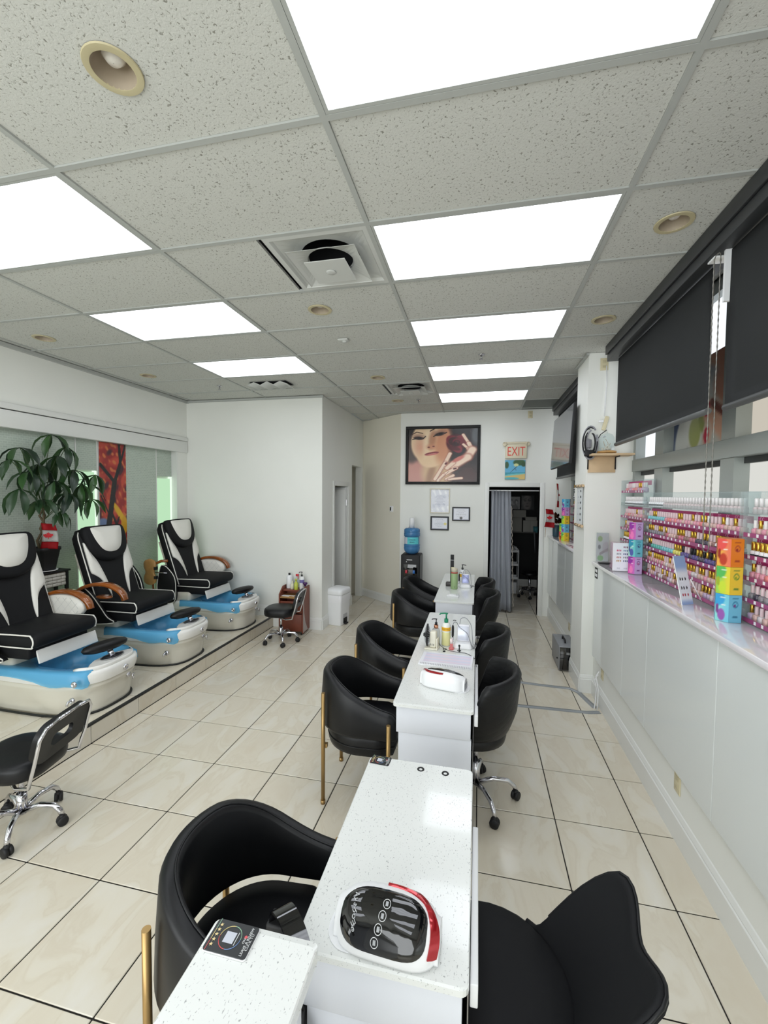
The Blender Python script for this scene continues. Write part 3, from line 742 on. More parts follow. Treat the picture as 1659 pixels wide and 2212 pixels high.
def bucket_chair(label, loc, rz, wing=False):
    t = thing('task_chair', label, 'chair', loc, rz, 'black task chairs on the technician side')
    N = 34; A = radians(100 if not wing else 60); rings = []
    for k in range(N + 1):
        f = -A + 2 * A * k / N; e = abs(f) / A
        if wing:
            ztop = .70 + .045 * float(sm(np.array(e), 0.0, .34)) - .27 * float(sm(np.array(e), .36, .90))
        else: ztop = .835 - .05 * e * e - .24 * float(sm(np.array(e), .70, 1.0))
        zb = .445
        rows = []
        M_ = 9
        for j in range(M_ + 1):
            q = j / M_; z = zb + (ztop - zb) * q
            hq = (z - zb) / .43
            if wing: r = .238 + .186 * (max(0, (z - .445)) / .29) ** 1.25
            else: r = .135 + .068 * sqrt(min(1, max(0, hq) * 2.5)) + .042 * hq
            rows.append((r, z))
        th = .030 if wing else .052
        out = [(r + th * .5, z) for r, z in rows]; inn = [(r - th * .5, z) for r, z in rows][::-1]
        top = rows[-1]; cap = [(top[0] + th * .32, top[1] + th * .36), (top[0], top[1] + th * .5), (top[0] - th * .32, top[1] + th * .36)]
        bot = rows[0]; capb = [(bot[0] - th * .3, bot[1] - th * .3), (bot[0] + th * .3, bot[1] - th * .3)]
        ring = [(r * cos(f), r * sin(f) * (1.08 if not wing else 1.0), z) for r, z in out + cap + inn + capb]
        rings.append(ring)
    mb = MB(); mb.loft(rings); obj('backrest_shell', mb, M_QUILT if not wing else M_BLACKF, t)
    R = .205 if not wing else .258; xo = -.02 if not wing else 0.0
    mb = MB(); mb.lathe([(R * .8, .405), (R * .97, .415), (R, .44), (R * .99, .475), (R * .9, .495), (R * .5, .503), (.01, .504)], seg=32, c=(xo, 0, 0)); obj('seat', mb, M_BLACK if not wing else M_BLACKF, t)
    if wing: obj('edge_piping', MB().tube([Vector(r[10]) + Vector((0, 0, .002)) for r in rings[4:-4]], .005, seg=6), M_BLACK, t)
    obj('seat_plate', MB().lathe([(.12, .38), (.14, .404)], seg=20), M_BLACKM, t)
    obj('gas_lift', MB().cyl((0, 0, .10), .028, .14, seg=14).cyl((0, 0, .24), .016, .145, seg=12), M_CHROME, t)
    star_base(t, .255, .10, .014, a0=.25)
    return t
TC = bucket_chair('black quilted task chair at the near end of the middle desk', (.015, 2.70, 0), radians(-6))
for (x, y, rz, l) in ((.01, 3.50, -3, 'black quilted task chair beside the nail drill, second at the middle desk'), (.0, 4.83, 10, 'black quilted task chair at the near end of the farthest desk'),
                      (-.03, 5.50, 4, 'black quilted task chair farthest away, by the grey curtain')):
    dup(TC, (x, y, 0), radians(rz), l)
bucket_chair('black wing-backed swivel chair nearest, at the bottom right of the picture', (.05, 1.25, 0), radians(-3), True)

# ---- low pedicure stools with chrome back frames (backrest on +x)
def pedi_stool(label, loc, rz):
    t = thing('pedicure_stool', label, 'stool', loc, rz, 'low chrome and black pedicure stools')
    sz = .36
    def sq(k, z, dx=0): return [(dx + k * x, k * y, z) for x, y in rrect(.39, .38, .13, 7)]
    mb = MB(); mb.loft([sq(.85, sz), sq(.97, sz + .012), sq(1, sz + .035), sq(1, sz + .07), sq(.96, sz + .095), sq(.8, sz + .107), sq(.3, sz + .11)]); obj('seat', mb, M_BLACK, t)
    obj('seat_plate', MB().box(-.10, .13, -.05, .05, sz - .02, sz - .001, bev=.004), M_BLACKM, t)
    # back pad: open ring shape
    T = Matrix.Translation((.205, 0, sz + .085)) @ Matrix.Rotation(radians(14), 4, 'Y')
    o = rrect(.22, .38, .08, 6, .13, 0); i_ = rrect(.07, .16, .03, 6, .115, 0)
    def ringp(pts, x): return [tuple(T @ Vector((x, p[1], p[0]))) for p in pts]
    mb = MB(); mb.loft([ringp(i_, -.012), ringp(o, -.018), ringp([(p[0] * 1.0, p[1] * 1.0) for p in o], .018), ringp(i_, .012), ringp(i_, -.012)], cap=(False, False)); obj('back_pad', mb, M_BLACK, t, sharp=50)
    for s in (-1, 1):
        y = s * .185
        p = [(.02, s * .10, sz - .012), (.12, s * .17, sz - .015), (.20, y, sz + .0), (.215, y, sz + .06)] + [tuple(T @ Vector((0.022, y * 1.03, z))) for z in (.04, .12, .19)] + [tuple(T @ Vector((.022, s * .16, .235))), tuple(T @ Vector((.022, s * .08, .247)))]
        obj('back_frame', MB().tube(p, .0095, seg=8), M_CHROME, t)
    obj('top_rail', MB().tube([tuple(T @ Vector((.022, a, .247))) for a in (-.08, 0, .08)], .0095, seg=8), M_CHROME, t)
    obj('gas_lift', MB().cyl((0, 0, .085), .026, .12, seg=14).cyl((0, 0, .2), .014, sz - .22, seg=12), M_CHROME, t)
    star_base(t, .215, .10, .015, a0=.1)
    return t
ps = pedi_stool('low black stool with chrome frame cut by the left edge of the picture', (-2.52, 1.86, 0), radians(12))
dup(ps, (-2.46, 5.02, 0), radians(8), 'low black stool with chrome frame in front of the brown pedicure cart')

# ================================================================== PEDICURE CHAIRS (face +x, local z from the platform)
def puff(mb, outl, P, d0, d1, mi=0, steps=((1.0, 0), (1.0, .55), (.965, .85), (.88, 1.0))):
    """outl in (s, y) on the plane of P(s, y, d)"""
    cs = sum(p[0] for p in outl) / len(outl); cy = sum(p[1] for p in outl) / len(outl)
    rings = [[P(cs + (s - cs) * k, cy + (y - cy) * k, d0 + (d1 - d0) * q) for s, y in outl] for k, q in steps]
    rings.append([P(cs + (s - cs) * .4, cy + (y - cy) * .4, d0 + (d1 - d0) * 1.05) for s, y in outl])
    mb.loft(rings, mi); return mb
def smooth_open(pts, n=6):
    P_ = [pts[0]] + list(pts) + [pts[-1]]; o = []
    for i in range(1, len(P_) - 2):
        p0, p1, p2, p3 = [np.array(P_[i + j], float) for j in (-1, 0, 1, 2)]
        for k in range(n):
            t = k / n; o.append(tuple(.5 * ((2 * p1) + (-p0 + p2) * t + (2 * p0 - 5 * p1 + 4 * p2 - p3) * t * t + (-p0 + 3 * p1 - 3 * p2 + p3) * t ** 3)))
    o.append(tuple(pts[-1])); return o
def smooth_poly(pts, n=6):
    """closed Catmull-Rom through pts"""
    o = []; m = len(pts)
    for i in range(m):
        p0, p1, p2, p3 = [np.array(pts[(i + k) % m], float) for k in (-1, 0, 1, 2)]
        for k in range(n):
            t = k / n; o.append(tuple(.5 * ((2 * p1) + (-p0 + p2) * t + (2 * p0 - 5 * p1 + 4 * p2 - p3) * t * t + (-p0 + 3 * p1 - 3 * p2 + p3) * t ** 3)))
    return o
def pedi_chair(label, loc, near, th=0.0, dy=0.0, far='arm'):
    t = thing('pedicure_chair', label, 'pedicure chair', loc, 0, 'black and white pedicure spa chairs')
    NP = 56
    def plan(a, w, xf=0.0, xr=-1.22, n=3.2, z=0.0):
        c, s_ = cos(a), sin(a); cx = (xf + xr) / 2
        return (cx + (xf - xr) / 2 * math.copysign(abs(c) ** (2 / n), c), w * math.copysign(abs(s_) ** (2 / n), s_), z)
    rings = []
    for z, w, xf in ((0.0, .318, -.012), (.02, .322, -.008), (.06, .325, -.004), (.10, .328, 0), (.14, .330, .0), (.18, .333, .003), (.215, .335, .026), (.235, .337, .034), (.242, .330, .028), (.25, .330, .028), (.258, .342, .045)):
        r = []
        for k in range(NP):
            a = 2 * pi * k / NP; x, y, _ = plan(a, w, xf); 
            zw = .135 + .075 * cos((x + .60) * 2 * pi / .62)          # wave relief low on both sides
            if abs(sin(a)) > .3 and -1.05 < x < -.12 and z < .21:
                ins = .022 * max(0, min(1, (zw - z) / .03)); y -= math.copysign(ins, y)
            r.append((x, y, z))
        rings.append(r)
    mb = MB(); mb.loft(rings, cap=(True, False)); obj('base_skirt', mb, M_CREAM, t)
    rings = []
    for z, w, xf in ((.258, .342, .045), (.29, .346, .055), (.33, .347, .058), (.348, .343, .052), (.356, .334, .040)):
        rings.append([plan(2 * pi * k / NP, w, xf, z=z) for k in range(NP)])
    def oval(a, cx, rx, ry, z, n=2.6):
        c, s_ = cos(a), sin(a); return (cx + rx * math.copysign(abs(c) ** (2 / n), c), ry * math.copysign(abs(s_) ** (2 / n), s_), z)
    for z, cx, rx, ry in ((.352, -.36, .335, .265), (.335, -.36, .325, .255), (.18, -.38, .28, .22), (.10, -.40, .22, .18), (.095, -.40, .05, .05)):
        rings.append([oval(2 * pi * k / NP, cx, rx, ry, z) for k in range(NP)])
    mb = MB(); mb.loft(rings, cap=(False, True)); obj('foot_basin', mb, M_CREAMW, t)
    r = [plan(2 * pi * k / NP, .327, -.0, z=.008) for k in range(NP)]
    obj('rubber_skirting', MB().tube(r, .009, seg=6, closed=True), M_RUB, t)
    obj('seat_pedestal', MB().box(-1.19, -.70, -.30, .30, .34, .475, bev=.045, seg=4), M_CREAM, t)
    # front deck with the pad and chrome fittings
    dk = [plan(a, .318, .035, z=0) for a in np.linspace(-radians(52), radians(52), 23)]
    poly = [(x, y) for x, y, z in dk]; poly += [(-.045, .23), (-.09, .17), (-.125, .10), (-.135, 0), (-.125, -.10), (-.09, -.17), (-.045, -.23)]
    mb = MB(); slab(mb, poly, .352, .385, .006); obj('front_deck', mb, M_CREAMW, t)
    obj('chrome_tray', MB().lathe([(.001, .3862), (.055, .3862), (.062, .392), (.056, .394)], seg=24, c=(-.055, .02, 0), sy=1.7, cap=(False, False)), M_STEEL, t)
    fr = Matrix.Translation((-.125, .02, .475)) @ Matrix.Rotation(radians(-14), 4, 'Z') @ Matrix.Rotation(radians(-7), 4, 'Y')
    mb = MB(); pr = [(0.001, -.045), (.05, -.042), (.074, -.024), (.08, .0), (.072, .022), (.045, .036), (0.001, .040)]
    mb.lathe(pr, seg=30, M=fr, sy=2.35); fo = obj('footrest_pad', mb, M_BLACK, t)
    obj('footrest_post', MB().tube([(-.06, .03, .39), (-.095, .03, .44)], .022, seg=12), M_CHROME, t)
    for (x, y, z, big) in ((-.085, -.325, .16, 1), (-.045, -.342, .30, 0), (.058, .04, .30, 0)):
        n_ = (0, -1, 0) if y < -.1 else (1, 0, 0)
        M = Matrix.Translation((x, y, z)) @ (Matrix.Rotation(radians(90), 4, 'X') if y < -.1 else Matrix.Rotation(radians(90), 4, 'Y'))
        mb = MB().lathe([(.024, -.006), (.024, .006), (.018, .01), (.014, .012), (.012, .006), (.001, .006)], seg=18, M=M); k = obj('water_jet', mb, M_CHROME, t)
        if big: obj('spout', MB().tube([(x, y - .005, z + .008), (x, y - .035, z + .006), (x, y - .045, z - .02)], .009, seg=8), M_CHROME, k)
    tp = obj('tap', MB().tube([(.01, .11, .20), (.06, .11, .205), (.065, .11, .17)], .010, seg=8).lathe([(.022, 0), (.022, .008), (.012, .012)], seg=14, M=Matrix.Translation((.015, .11, .20)) @ Matrix.Rotation(radians(90), 4, 'Y')), M_CHROME, t)
    obj('tap_lever', MB().box(.056, .074, .095, .125, .205, .216, bev=.004), M_CHROME, tp)
    # blue disposable liner draped over the basin edge
    rings = []
    def lin_ring(k, z, sc, hang=0, seed=0):
        a = 2 * pi * k / 60; w = .02 * sin(a * 7 + seed) + .012 * sin(a * 17 + seed * 3) + .008 * sin(a * 31)
        return a, w
    for (cx, rx, ry, z, amp, sd) in ((-.40, .10, .10, .115, .2, 0), (-.40, .21, .175, .125, .4, 1), (-.38, .255, .205, .22, .3, 2), (-.365, .30, .235, .33, .15, 3), (-.36, .325, .256, .366, .1, 4), (0, .04, .338, .366, .1, 5), (0, .064, .352, .35, .1, 6), (0, .068, .358, .28, .3, 7)):
        r = []
        for k in range(60):
            a, w = lin_ring(k, z, 1, seed=sd * .7)
            if sd < 5: x, y, zz = oval(a, cx, rx + w * amp, ry + w * amp * .6, z, 2.6)
            else:
                x, y, zz = plan(a, ry + (w * .12 if sd == 7 else 0), rx, z=z)
                x = max(-.82 - .02 * sin(a * 5), min(x, -.03 + .02 * sin(a * 9 + sd)))
                if sd == 7: zz = .275 + .03 * sin(a * 3 + 1) + .012 * sin(a * 11)
                if x > -.06 or x < -.79: zz = max(zz, .352) if sd < 7 else zz
            r.append((x, y, zz))
        rings.append(r)
    mb = MB(); mb.loft(rings, cap=(True, False)); obj('basin_liner', mb, M_LINER, t)
    # seat
    obj('seat_box', MB().box(-1.02, -.50, -.275, .275, .44, .545, bev=.02), M_BLACKF, t)
    A = Matrix.Translation((-.485, 0, .465)) @ Matrix.Rotation(radians(-16), 4, 'Y')
    obj('front_apron', MB().box(-.008, .008, -.27, .27, -.075, .035, bev=.006, M=A), M_CREAMW, t)
    st = obj('seat_cushion', MB().box(-.98, -.415, -.295, .295, .535, .655, bev=.05, seg=4), M_BLACKF, t)
    for s in (-1, 1):
        y = s * .293; o = [(-.93, .55), (-.49, .545), (-.445, .56), (-.435, .60), (-.455, .638), (-.51, .646), (-.93, .64)]
        obj('seat_piping', MB().tube([(a, y, b) for a, b in smooth_open(o, 4)], .006, seg=6), M_WLEATH, st)
    # backrest
    P0 = Vector((-.90, 0, .56)); U = Vector((-.265, 0, .80)).normalized(); Nn = Vector((U.z, 0, -U.x)); LB = .85
    def P(s, y, d): q = P0 + U * s + Nn * d; return (q.x, y, q.z)
    def wid(s): return .295 - .005 * (s / LB) - (.045 * max(0, (s - .74) / .11) ** 2)
    rings = []
    for s in (0, .05, .2, .4, .6, .72, .78, .82, LB):
        w = wid(s); th = .06 if s < .8 else .045
        cr = [(w * .92, -th * 1.2), (w, -th * .5), (w, th * .5), (w * .9, th), (w * .4, th * .9), (-w * .4, th * .9), (-w * .9, th), (-w, th * .5), (-w, -th * .5), (-w * .92, -th * 1.2)]
        rings.append([P(s, y, d) for y, d in cr])
    mb = MB(); mb.loft(rings); bk = obj('backrest', mb, M_BLACKF, t, sharp=60)
    obj('back_shell', MB().loft([[P(s, y, d) for y, d in ((.24, -.075), (.24, -.12), (-.24, -.12), (-.24, -.075))] for s in (.02, .4, .62)], smooth=False), M_CREAM, t)
    for sg in (-1, 1):
        e = [(.70, .272), (.66, .281), (.5, .284), (.40, .284), (.36, .27), (.30, .20), (.20, .15), (.10, .125), (.08, .122), (.16, .118), (.28, .13), (.40, .155), (.5, .185), (.6, .235)]
        o = smooth_poly([(s, sg * y) for s, y in e], 3); mb = MB(); puff(mb, o, P, .05, .068, steps=((1, 0), (1, .7), (.97, 1)))
        obj('side_insert', mb, M_WLEATH, bk)
        pp = [P(s, sg * (wid(s) + .002), .030) for s in (.0, .1, .2, .35, .5, .65, .74, .79, .82)]
        obj('back_piping', MB().tube(pp, .006, seg=6), M_WLEATH, bk)
    o = smooth_poly([(.865, .15), (.858, .24), (.80, .27), (.68, .262), (.58, .225), (.50, .14), (.465, 0), (.50, -.14), (.58, -.225), (.68, -.262), (.80, -.27), (.858, -.24), (.865, -.15), (.868, 0)], 3)
    mb = MB(); puff(mb, o, P, .045, .115); pl = obj('headrest_pillow', mb, M_BLACKF, t)
    o = smooth_poly([(.845, .0), (.843, .17), (.825, .20), (.76, .19), (.68, .165), (.60, .12), (.56, .05), (.56, -.05), (.60, -.12), (.68, -.165), (.76, -.19), (.825, -.20), (.843, -.17)], 3)
    mb = MB(); puff(mb, o, P, .098, .125, steps=((1, 0), (1, .6), (.97, 1))); obj('pillow_panel', mb, M_WLEATH, pl)
    # armrests
    def arm(y, dz=0, dx=0, m=M_WOOD):
        pts = [(-1.10, .73), (-1.02, .79), (-.88, .835), (-.74, .84), (-.63, .81), (-.555, .755), (-.53, .69)]
        C_ = [pts[0]] + pts + [pts[-1]]; path = []
        for i in range(1, len(C_) - 2):
            for k in range(5):
                tt = k / 5; p0, p1, p2, p3 = [np.array(C_[i + j]) for j in (-1, 0, 1, 2)]
                path.append(.5 * ((2 * p1) + (-p0 + p2) * tt + (2 * p0 - 5 * p1 + 4 * p2 - p3) * tt * tt + (-p0 + 3 * p1 - 3 * p2 + p3) * tt ** 3))
        path.append(np.array(pts[-1])); rings = []
        for i, p in enumerate(path):
            d = path[min(i + 1, len(path) - 1)] - path[max(i - 1, 0)]; d /= np.linalg.norm(d); nx, nz = -d[1], d[0]
            q = i / (len(path) - 1); hw = .030 + .014 * sin(q * pi); hh = .016 + .006 * q
            rings.append([(p[0] + dx + nx * b, y + a, p[1] + dz + nz * b) for a, b in ((-hw, -hh * .4), (-hw * .8, -hh), (hw * .8, -hh), (hw, -hh * .4), (hw, hh * .4), (hw * .7, hh), (-hw * .7, hh), (-hw, hh * .4))])
        mb = MB(); mb.loft(rings); return obj('wooden_armrest', mb, m, t)
    ys = .335
    if far == 'arm':
        arm(ys)
        side = [(-1.04, .585), (-1.06, .76), (-.98, .795), (-.84, .815), (-.72, .81), (-.63, .78), (-.585, .73), (-.59, .67), (-.63, .625), (-.66, .585)]
        def PS(a, b, d): return (a, ys - d, b)
        mb = MB(); puff(mb, smooth_poly(side, 3), lambda s, y, d: (s, ys + .015 - d, y), 0, .045, steps=((1, 0), (1, .6), (.97, 1)))
        qp = obj('quilted_side_panel', mb, M_WLEATH, t)
        for k in range(7):
            for dr_ in (1, -1):
                x0 = -1.0 + k * .075; a, b = (x0, .60), (x0 + dr_ * .17, .79)
                pts = [(a[0] + (b[0] - a[0]) * q, ys + .015 - .0465, a[1] + (b[1] - a[1]) * q) for q in np.linspace(0, 1, 9)]
                pts = [p for p in pts if -1.02 < p[0] < -.625 and p[2] < .80 - .35 * max(0, p[0] + .74)]
                if len(pts) > 3: obj('quilting_seam', MB().tube(pts, .0016, seg=4), mat('seam_grey', (186, 186, 182), .6), qp)
        obj('side_board', MB().box(-1.05, -.62, ys + .016, ys + .03, .42, .78, bev=.005), M_BLACKM, t)
    else:
        fo_ = smooth_poly([(-1.12, .34), (-1.15, .60), (-1.12, .86), (-1.05, .93), (-.98, .88), (-.90, .76), (-.86, .58), (-.88, .38), (-.95, .335), (-1.04, .33)], 3)
        mb = MB(); puff(mb, fo_, lambda s, y, d: (s, ys - .02 + d, y), 0, .035, steps=((1, 0), (1, .8), (.98, 1))); bf = obj('black_side_panel', mb, M_BLACKF, t)
        obj('side_piping', MB().tube([(a, ys - .022, b) for a, b in fo_], .005, seg=6, closed=True), M_WLEATH, bf)
    yn = -.335
    side2 = [(-1.05, .50), (-1.07, .72), (-1.0, .79), (-.90, .72), (-.80, .60), (-.72, .50), (-.64, .455), (-.80, .43), (-1.0, .43)] if near != 'tray' else \
            [(-1.12, .34), (-1.15, .55), (-1.10, .80), (-1.04, .82), (-.98, .78), (-.90, .68), (-.88, .55), (-.89, .38), (-.95, .335), (-1.04, .33)]
    so = smooth_poly(side2, 3)
    mb = MB(); puff(mb, so, lambda s, y, d: (s, yn + .02 - d, y), 0, .035, steps=((1, 0), (1, .8), (.98, 1))); bs = obj('black_side_panel', mb, M_BLACKF, t)
    obj('side_piping', MB().tube([(a, yn - .017, b) for a, b in so], .005, seg=6, closed=True), M_WLEATH, bs)
    if near == 'none': pass
    elif near == 'arm':
        arm(yn - .02, .0, .02)
        tr = obj('cup_holder', MB().lathe([(.07, .715), (.085, .72), (.085, .735), (.07, .74)], seg=24, c=(-.70, yn - .07, 0), sy=.6), M_WOOD, t)
    else:
        pts = [(-1.20, yn - .02, .50), (-1.21, yn - .03, .72), (-1.17, yn - .03, .84), (-1.08, yn - .02, .88), (-1.0, yn - .01, .885)]
        obj('raised_arm', MB().tube(pts, [.014, .016, .018, .02, .018], seg=8), M_WOOD, t)
        o = smooth_poly([(.0, .17), (.075, .14), (.085, .07), (.06, .0), (.085, -.07), (.075, -.14), (0, -.17), (-.075, -.14), (-.085, -.07), (-.06, 0), (-.085, .07), (-.075, .14)], 3)
        mb = MB(); puff(mb, o, lambda s, y, d: (-1.215 + s, yn - .05 - d, .74 + y), 0, .02, steps=((1, 0), (1, .8), (.98, 1))); tr = obj('folded_tray', mb, M_TAN, t)
        obj('tray_rod', MB().tube([(-1.15, yn - .045, .735), (-.98, yn - .04, .73)], .006, seg=6), M_CHROME, tr)
        for zz in (.67, .79): obj('tray_hinge', MB().box(-1.15, -1.12, yn - .075, yn - .035, zz - .02, zz + .02), M_BLACKM, tr)
    # the seat unit is swivelled on its base
    BASE = ('base_skirt', 'foot_basin', 'rubber_skirting', 'seat_pedestal', 'front_deck', 'chrome_tray', 'footrest_pad', 'footrest_post', 'water_jet', 'tap', 'basin_liner', 'front_apron')
    pv = Vector((-.80, 0, 0)); Rz = Matrix.Rotation(th, 3, 'Z'); off = pv + Vector((0, dy, 0)) - Rz @ pv
    for c in t.children:
        if c.name.split('.')[0] not in BASE: c.location = off; c.rotation_euler = (0, 0, th)
    return t
pedi_chair('black and white pedicure chair nearest, cut by the left edge of the picture', (-2.945, 2.945, .1505), 'none', radians(-9), -.07)
pedi_chair('middle black and white pedicure chair with brown wooden arm beside the plant stand', (-2.945, 3.965, .1505), 'arm', radians(-11), -.06, 'panel')
pedi_chair('farthest black and white pedicure chair with a tan tray folded at its side', (-2.945, 5.11, .1505), 'tray', radians(-4), .0)

# ================================================================== BLINDS ON THE RIGHT
def blind(label, y0, y1, zb, x=1.19, box_y=None):
    t = thing('roller_blind', label, 'blind', (x, (y0 + y1) / 2, zb), 0, 'charcoal roller blinds')
    ym = (y0 + y1) / 2; h = CH - .143 - zb; N = 26; M_ = 14; vs = []; fs = []
    for i in range(N + 1):
        for j in range(M_ + 1):
            u = i / N; v = j / M_; wv = .006 * sin(u * 9 + 1) * (1 - v) + .010 * float(sm(np.array(u), .12, .0)) * (1 - v) * sin(v * 4)
            vs.append((wv, (y0 - ym) + (y1 - y0) * u + .02 * float(u < .01) * (1 - v), h * v))
    for i in range(N):
        for j in range(M_): a = i * (M_ + 1) + j; fs.append((a, a + 1, a + M_ + 2, a + M_ + 1))
    mb = MB(); mb._faces(vs, fs, 0, True); bmesh.ops.solidify(mb.bm, geom=list(mb.bm.faces), thickness=.0015)
    obj('blind_fabric', mb, M_GREYF, t)
    obj('bottom_bar', MB().tube([(0, y0 - ym, -.004), (0, y1 - ym, -.004)], .017, seg=10), mat('grey_bar', (86, 88, 88), .4), t)
    return t
b1 = blind('charcoal roller blind nearest the column, beside the wooden shelf', 2.60, 4.15, 2.39)
b2 = blind('charcoal roller blind closest to the viewer, cut by the right edge', 0.2, 2.44, 2.375)
t = thing('blind_valance', 'long charcoal blind box against the ceiling on the right', 'blind box', (1.17, 2.0, CH - .14))
obj('valance_box', MB().box(-.05, .08, -2.3, 2.24, .0, .138, bev=.004), M_GREYB, t)
obj('valance_lip', MB().box(-.066, -.051, -2.3, 2.24, .06, .138, bev=.003), M_GREYB, t)
obj('bracket', MB().box(-.03, .045, .49, .56, -.012, -.001, bev=.003).box(-.005, .04, .44, .455, -.25, .0), M_WHITE, t)
b3 = blind('charcoal roller blind beyond the column behind the television', 4.95, 6.88, 2.19, 1.17)
t = thing('blind_valance', 'short charcoal blind box above the television', 'blind box', (1.15, 5.93, CH - .14))
obj('valance_box', MB().box(-.05, .10, -.99, .99, .0, .138, bev=.004), M_GREYB, t); obj('valance_lip', MB().box(-.066, -.051, -.99, .99, .06, .138, bev=.003), M_GREYB, t)
# bead chain loop
t = thing('bead_chain', 'long bead chain loop hanging down in front of the polish racks', 'chain', (1.13, 2.44, 1.62))
pts = []; n = 190
for k in range(n):
    a = k / n
    if a < .48: pts.append((0, -.03, .05 + 1.44 * (a / .48)))
    elif a < .5: pts.append((0, -.03 + .06 * (a - .48) / .02, 1.50))
    elif a < .98: pts.append((0, .03, 1.49 - 1.44 * ((a - .5) / .48)))
    else: pts.append((0, .03 - .06 * (a - .98) / .02, .03))
obj('beads', MB().tube(pts, [(.0038 if k % 2 else .0018) for k in range(n)], seg=5, closed=True), mat('steel_beads', (130, 128, 122), .35, metal=.7), t)

# printed window film with a hand and petals
def paint_hand(u, v):
    im = np.tile(C(70, 84, 120), (len(u), 1)); im = over(im, sm(u, .1, .35) * sm(v, .9, .3), C(206, 205, 196))
    im = over(im, ell(u, v, .30, .30, .18, .35, .4), C(236, 234, 226)); im = over(im, ell(u, v, .18, .10, .12, .22, -.4), C(228, 228, 222))
    im = over(im, ell(u, v, .46, .34, .10, .30, -.3), C(222, 222, 208)); im = over(im, ell(u, v, .40, .12, .10, .12), C(170, 176, 96))
    im = over(im, ell(u, v, .50, .25, .05, .15, .2), C(150, 160, 80))
    im = over(im, seg(u, v, .62, .24, 1.0, .0, .085), C(224, 172, 146)); im = over(im, seg(u, v, .66, .30, 1.1, .06, .03), C(120, 60, 48)); im = over(im, seg(u, v, .80, .42, 1.1, .20, .12), C(190, 130, 104)); im = over(im, ell(u, v, .585, .27, .045, .055, -.4), C(190, 24, 60)) if True else im
    im = over(im, seg(u, v, .55, .72, .98, .52, .10), C(214, 156, 128)); im = over(im, seg(u, v, .78, .75, 1.1, .3, .16), C(184, 124, 98))
    pass
    im = over(im, ell(u, v, .60, .08, .07, .10, -.2), C(220, 190, 170)); im = over(im, ell(u, v, .59, .08, .04, .06, -.2), C(196, 24, 60))
    im = over(im, sm(v, .62, .9), C(24, 40, 92))
    return im
picture('printed_film', .84, .60, 60, 50, lambda u, v: paint_hand(u, v * .645), w3, (1.492, 3.35, 2.57), (0, 0, radians(-90)))
obj('upper_pane', MB().box(1.495, 1.505, 2.935, 3.765, 2.872, 3.20), M_SKY, w3)
def paint_tree(u, v):
    n = noise2(u, v * 3, 3, 1); n2 = noise2(u, v * 3, 6, 5)
    im = np.tile(C(150, 34, 34), (len(u), 1)); im = over(im, sm(n, -.1, .5), C(196, 70, 50)); im = over(im, sm(n2, .1, .5), C(206, 110, 60)); im = over(im, sm(-n, .3, .6), C(70, 24, 40))
    im = over(im, ell(u, v, .5, .22, .45, .08), C(120, 150, 168)); im = over(im, ell(u, v, .1, .40, .25, .06), C(110, 130, 170))
    im = over(im, ell(u, v, .75, .48, .3, .035, -.3), C(222, 172, 40)); im = over(im, ell(u, v, .9, .40, .12, .07), C(214, 160, 40))
    for s in ((.15, .18, .35, .45, .10), (.35, .45, .55, .72, .09), (.55, .72, .78, .86, .06), (.78, .86, .74, 1.0, .05), (.55, .72, .05, .84, .05), (.40, .20, .62, .40, .05), (.62, .40, .42, .50, .035), (.78, .86, .98, 1.0, .035), (.3, .5, .05, .62, .025), (.62, .40, .70, .46, .02)):
        a, b = s[0], s[1]
        dx, dy = (s[2] - a), (s[3] - b) ; U, V = u, v
        t = np.clip(((U - a) * dx + (V - b) * dy * 11) / (dx * dx + dy * dy * 11), 0, 1); d = np.sqrt((U - a - t * dx) ** 2 + ((V - b - t * dy) * 3.3) ** 2)
        im = over(im, 1 - sm(d, s[4] * .8, s[4] * 1.15), C(22, 18, 22))
    return im
t = thing('mural_panel', 'tall red and orange autumn tree mural on the left wall behind the middle pedicure chair', 'wall art', (-4.335, 4.345, .85))
obj('board', MB().box(-.008, -.001, -.195, .195, 0, 1.66), M_WHITE, t); picture('print', .39, 1.66, 56, 220, paint_tree, t, (0, 0, .83), (0, 0, radians(90)))

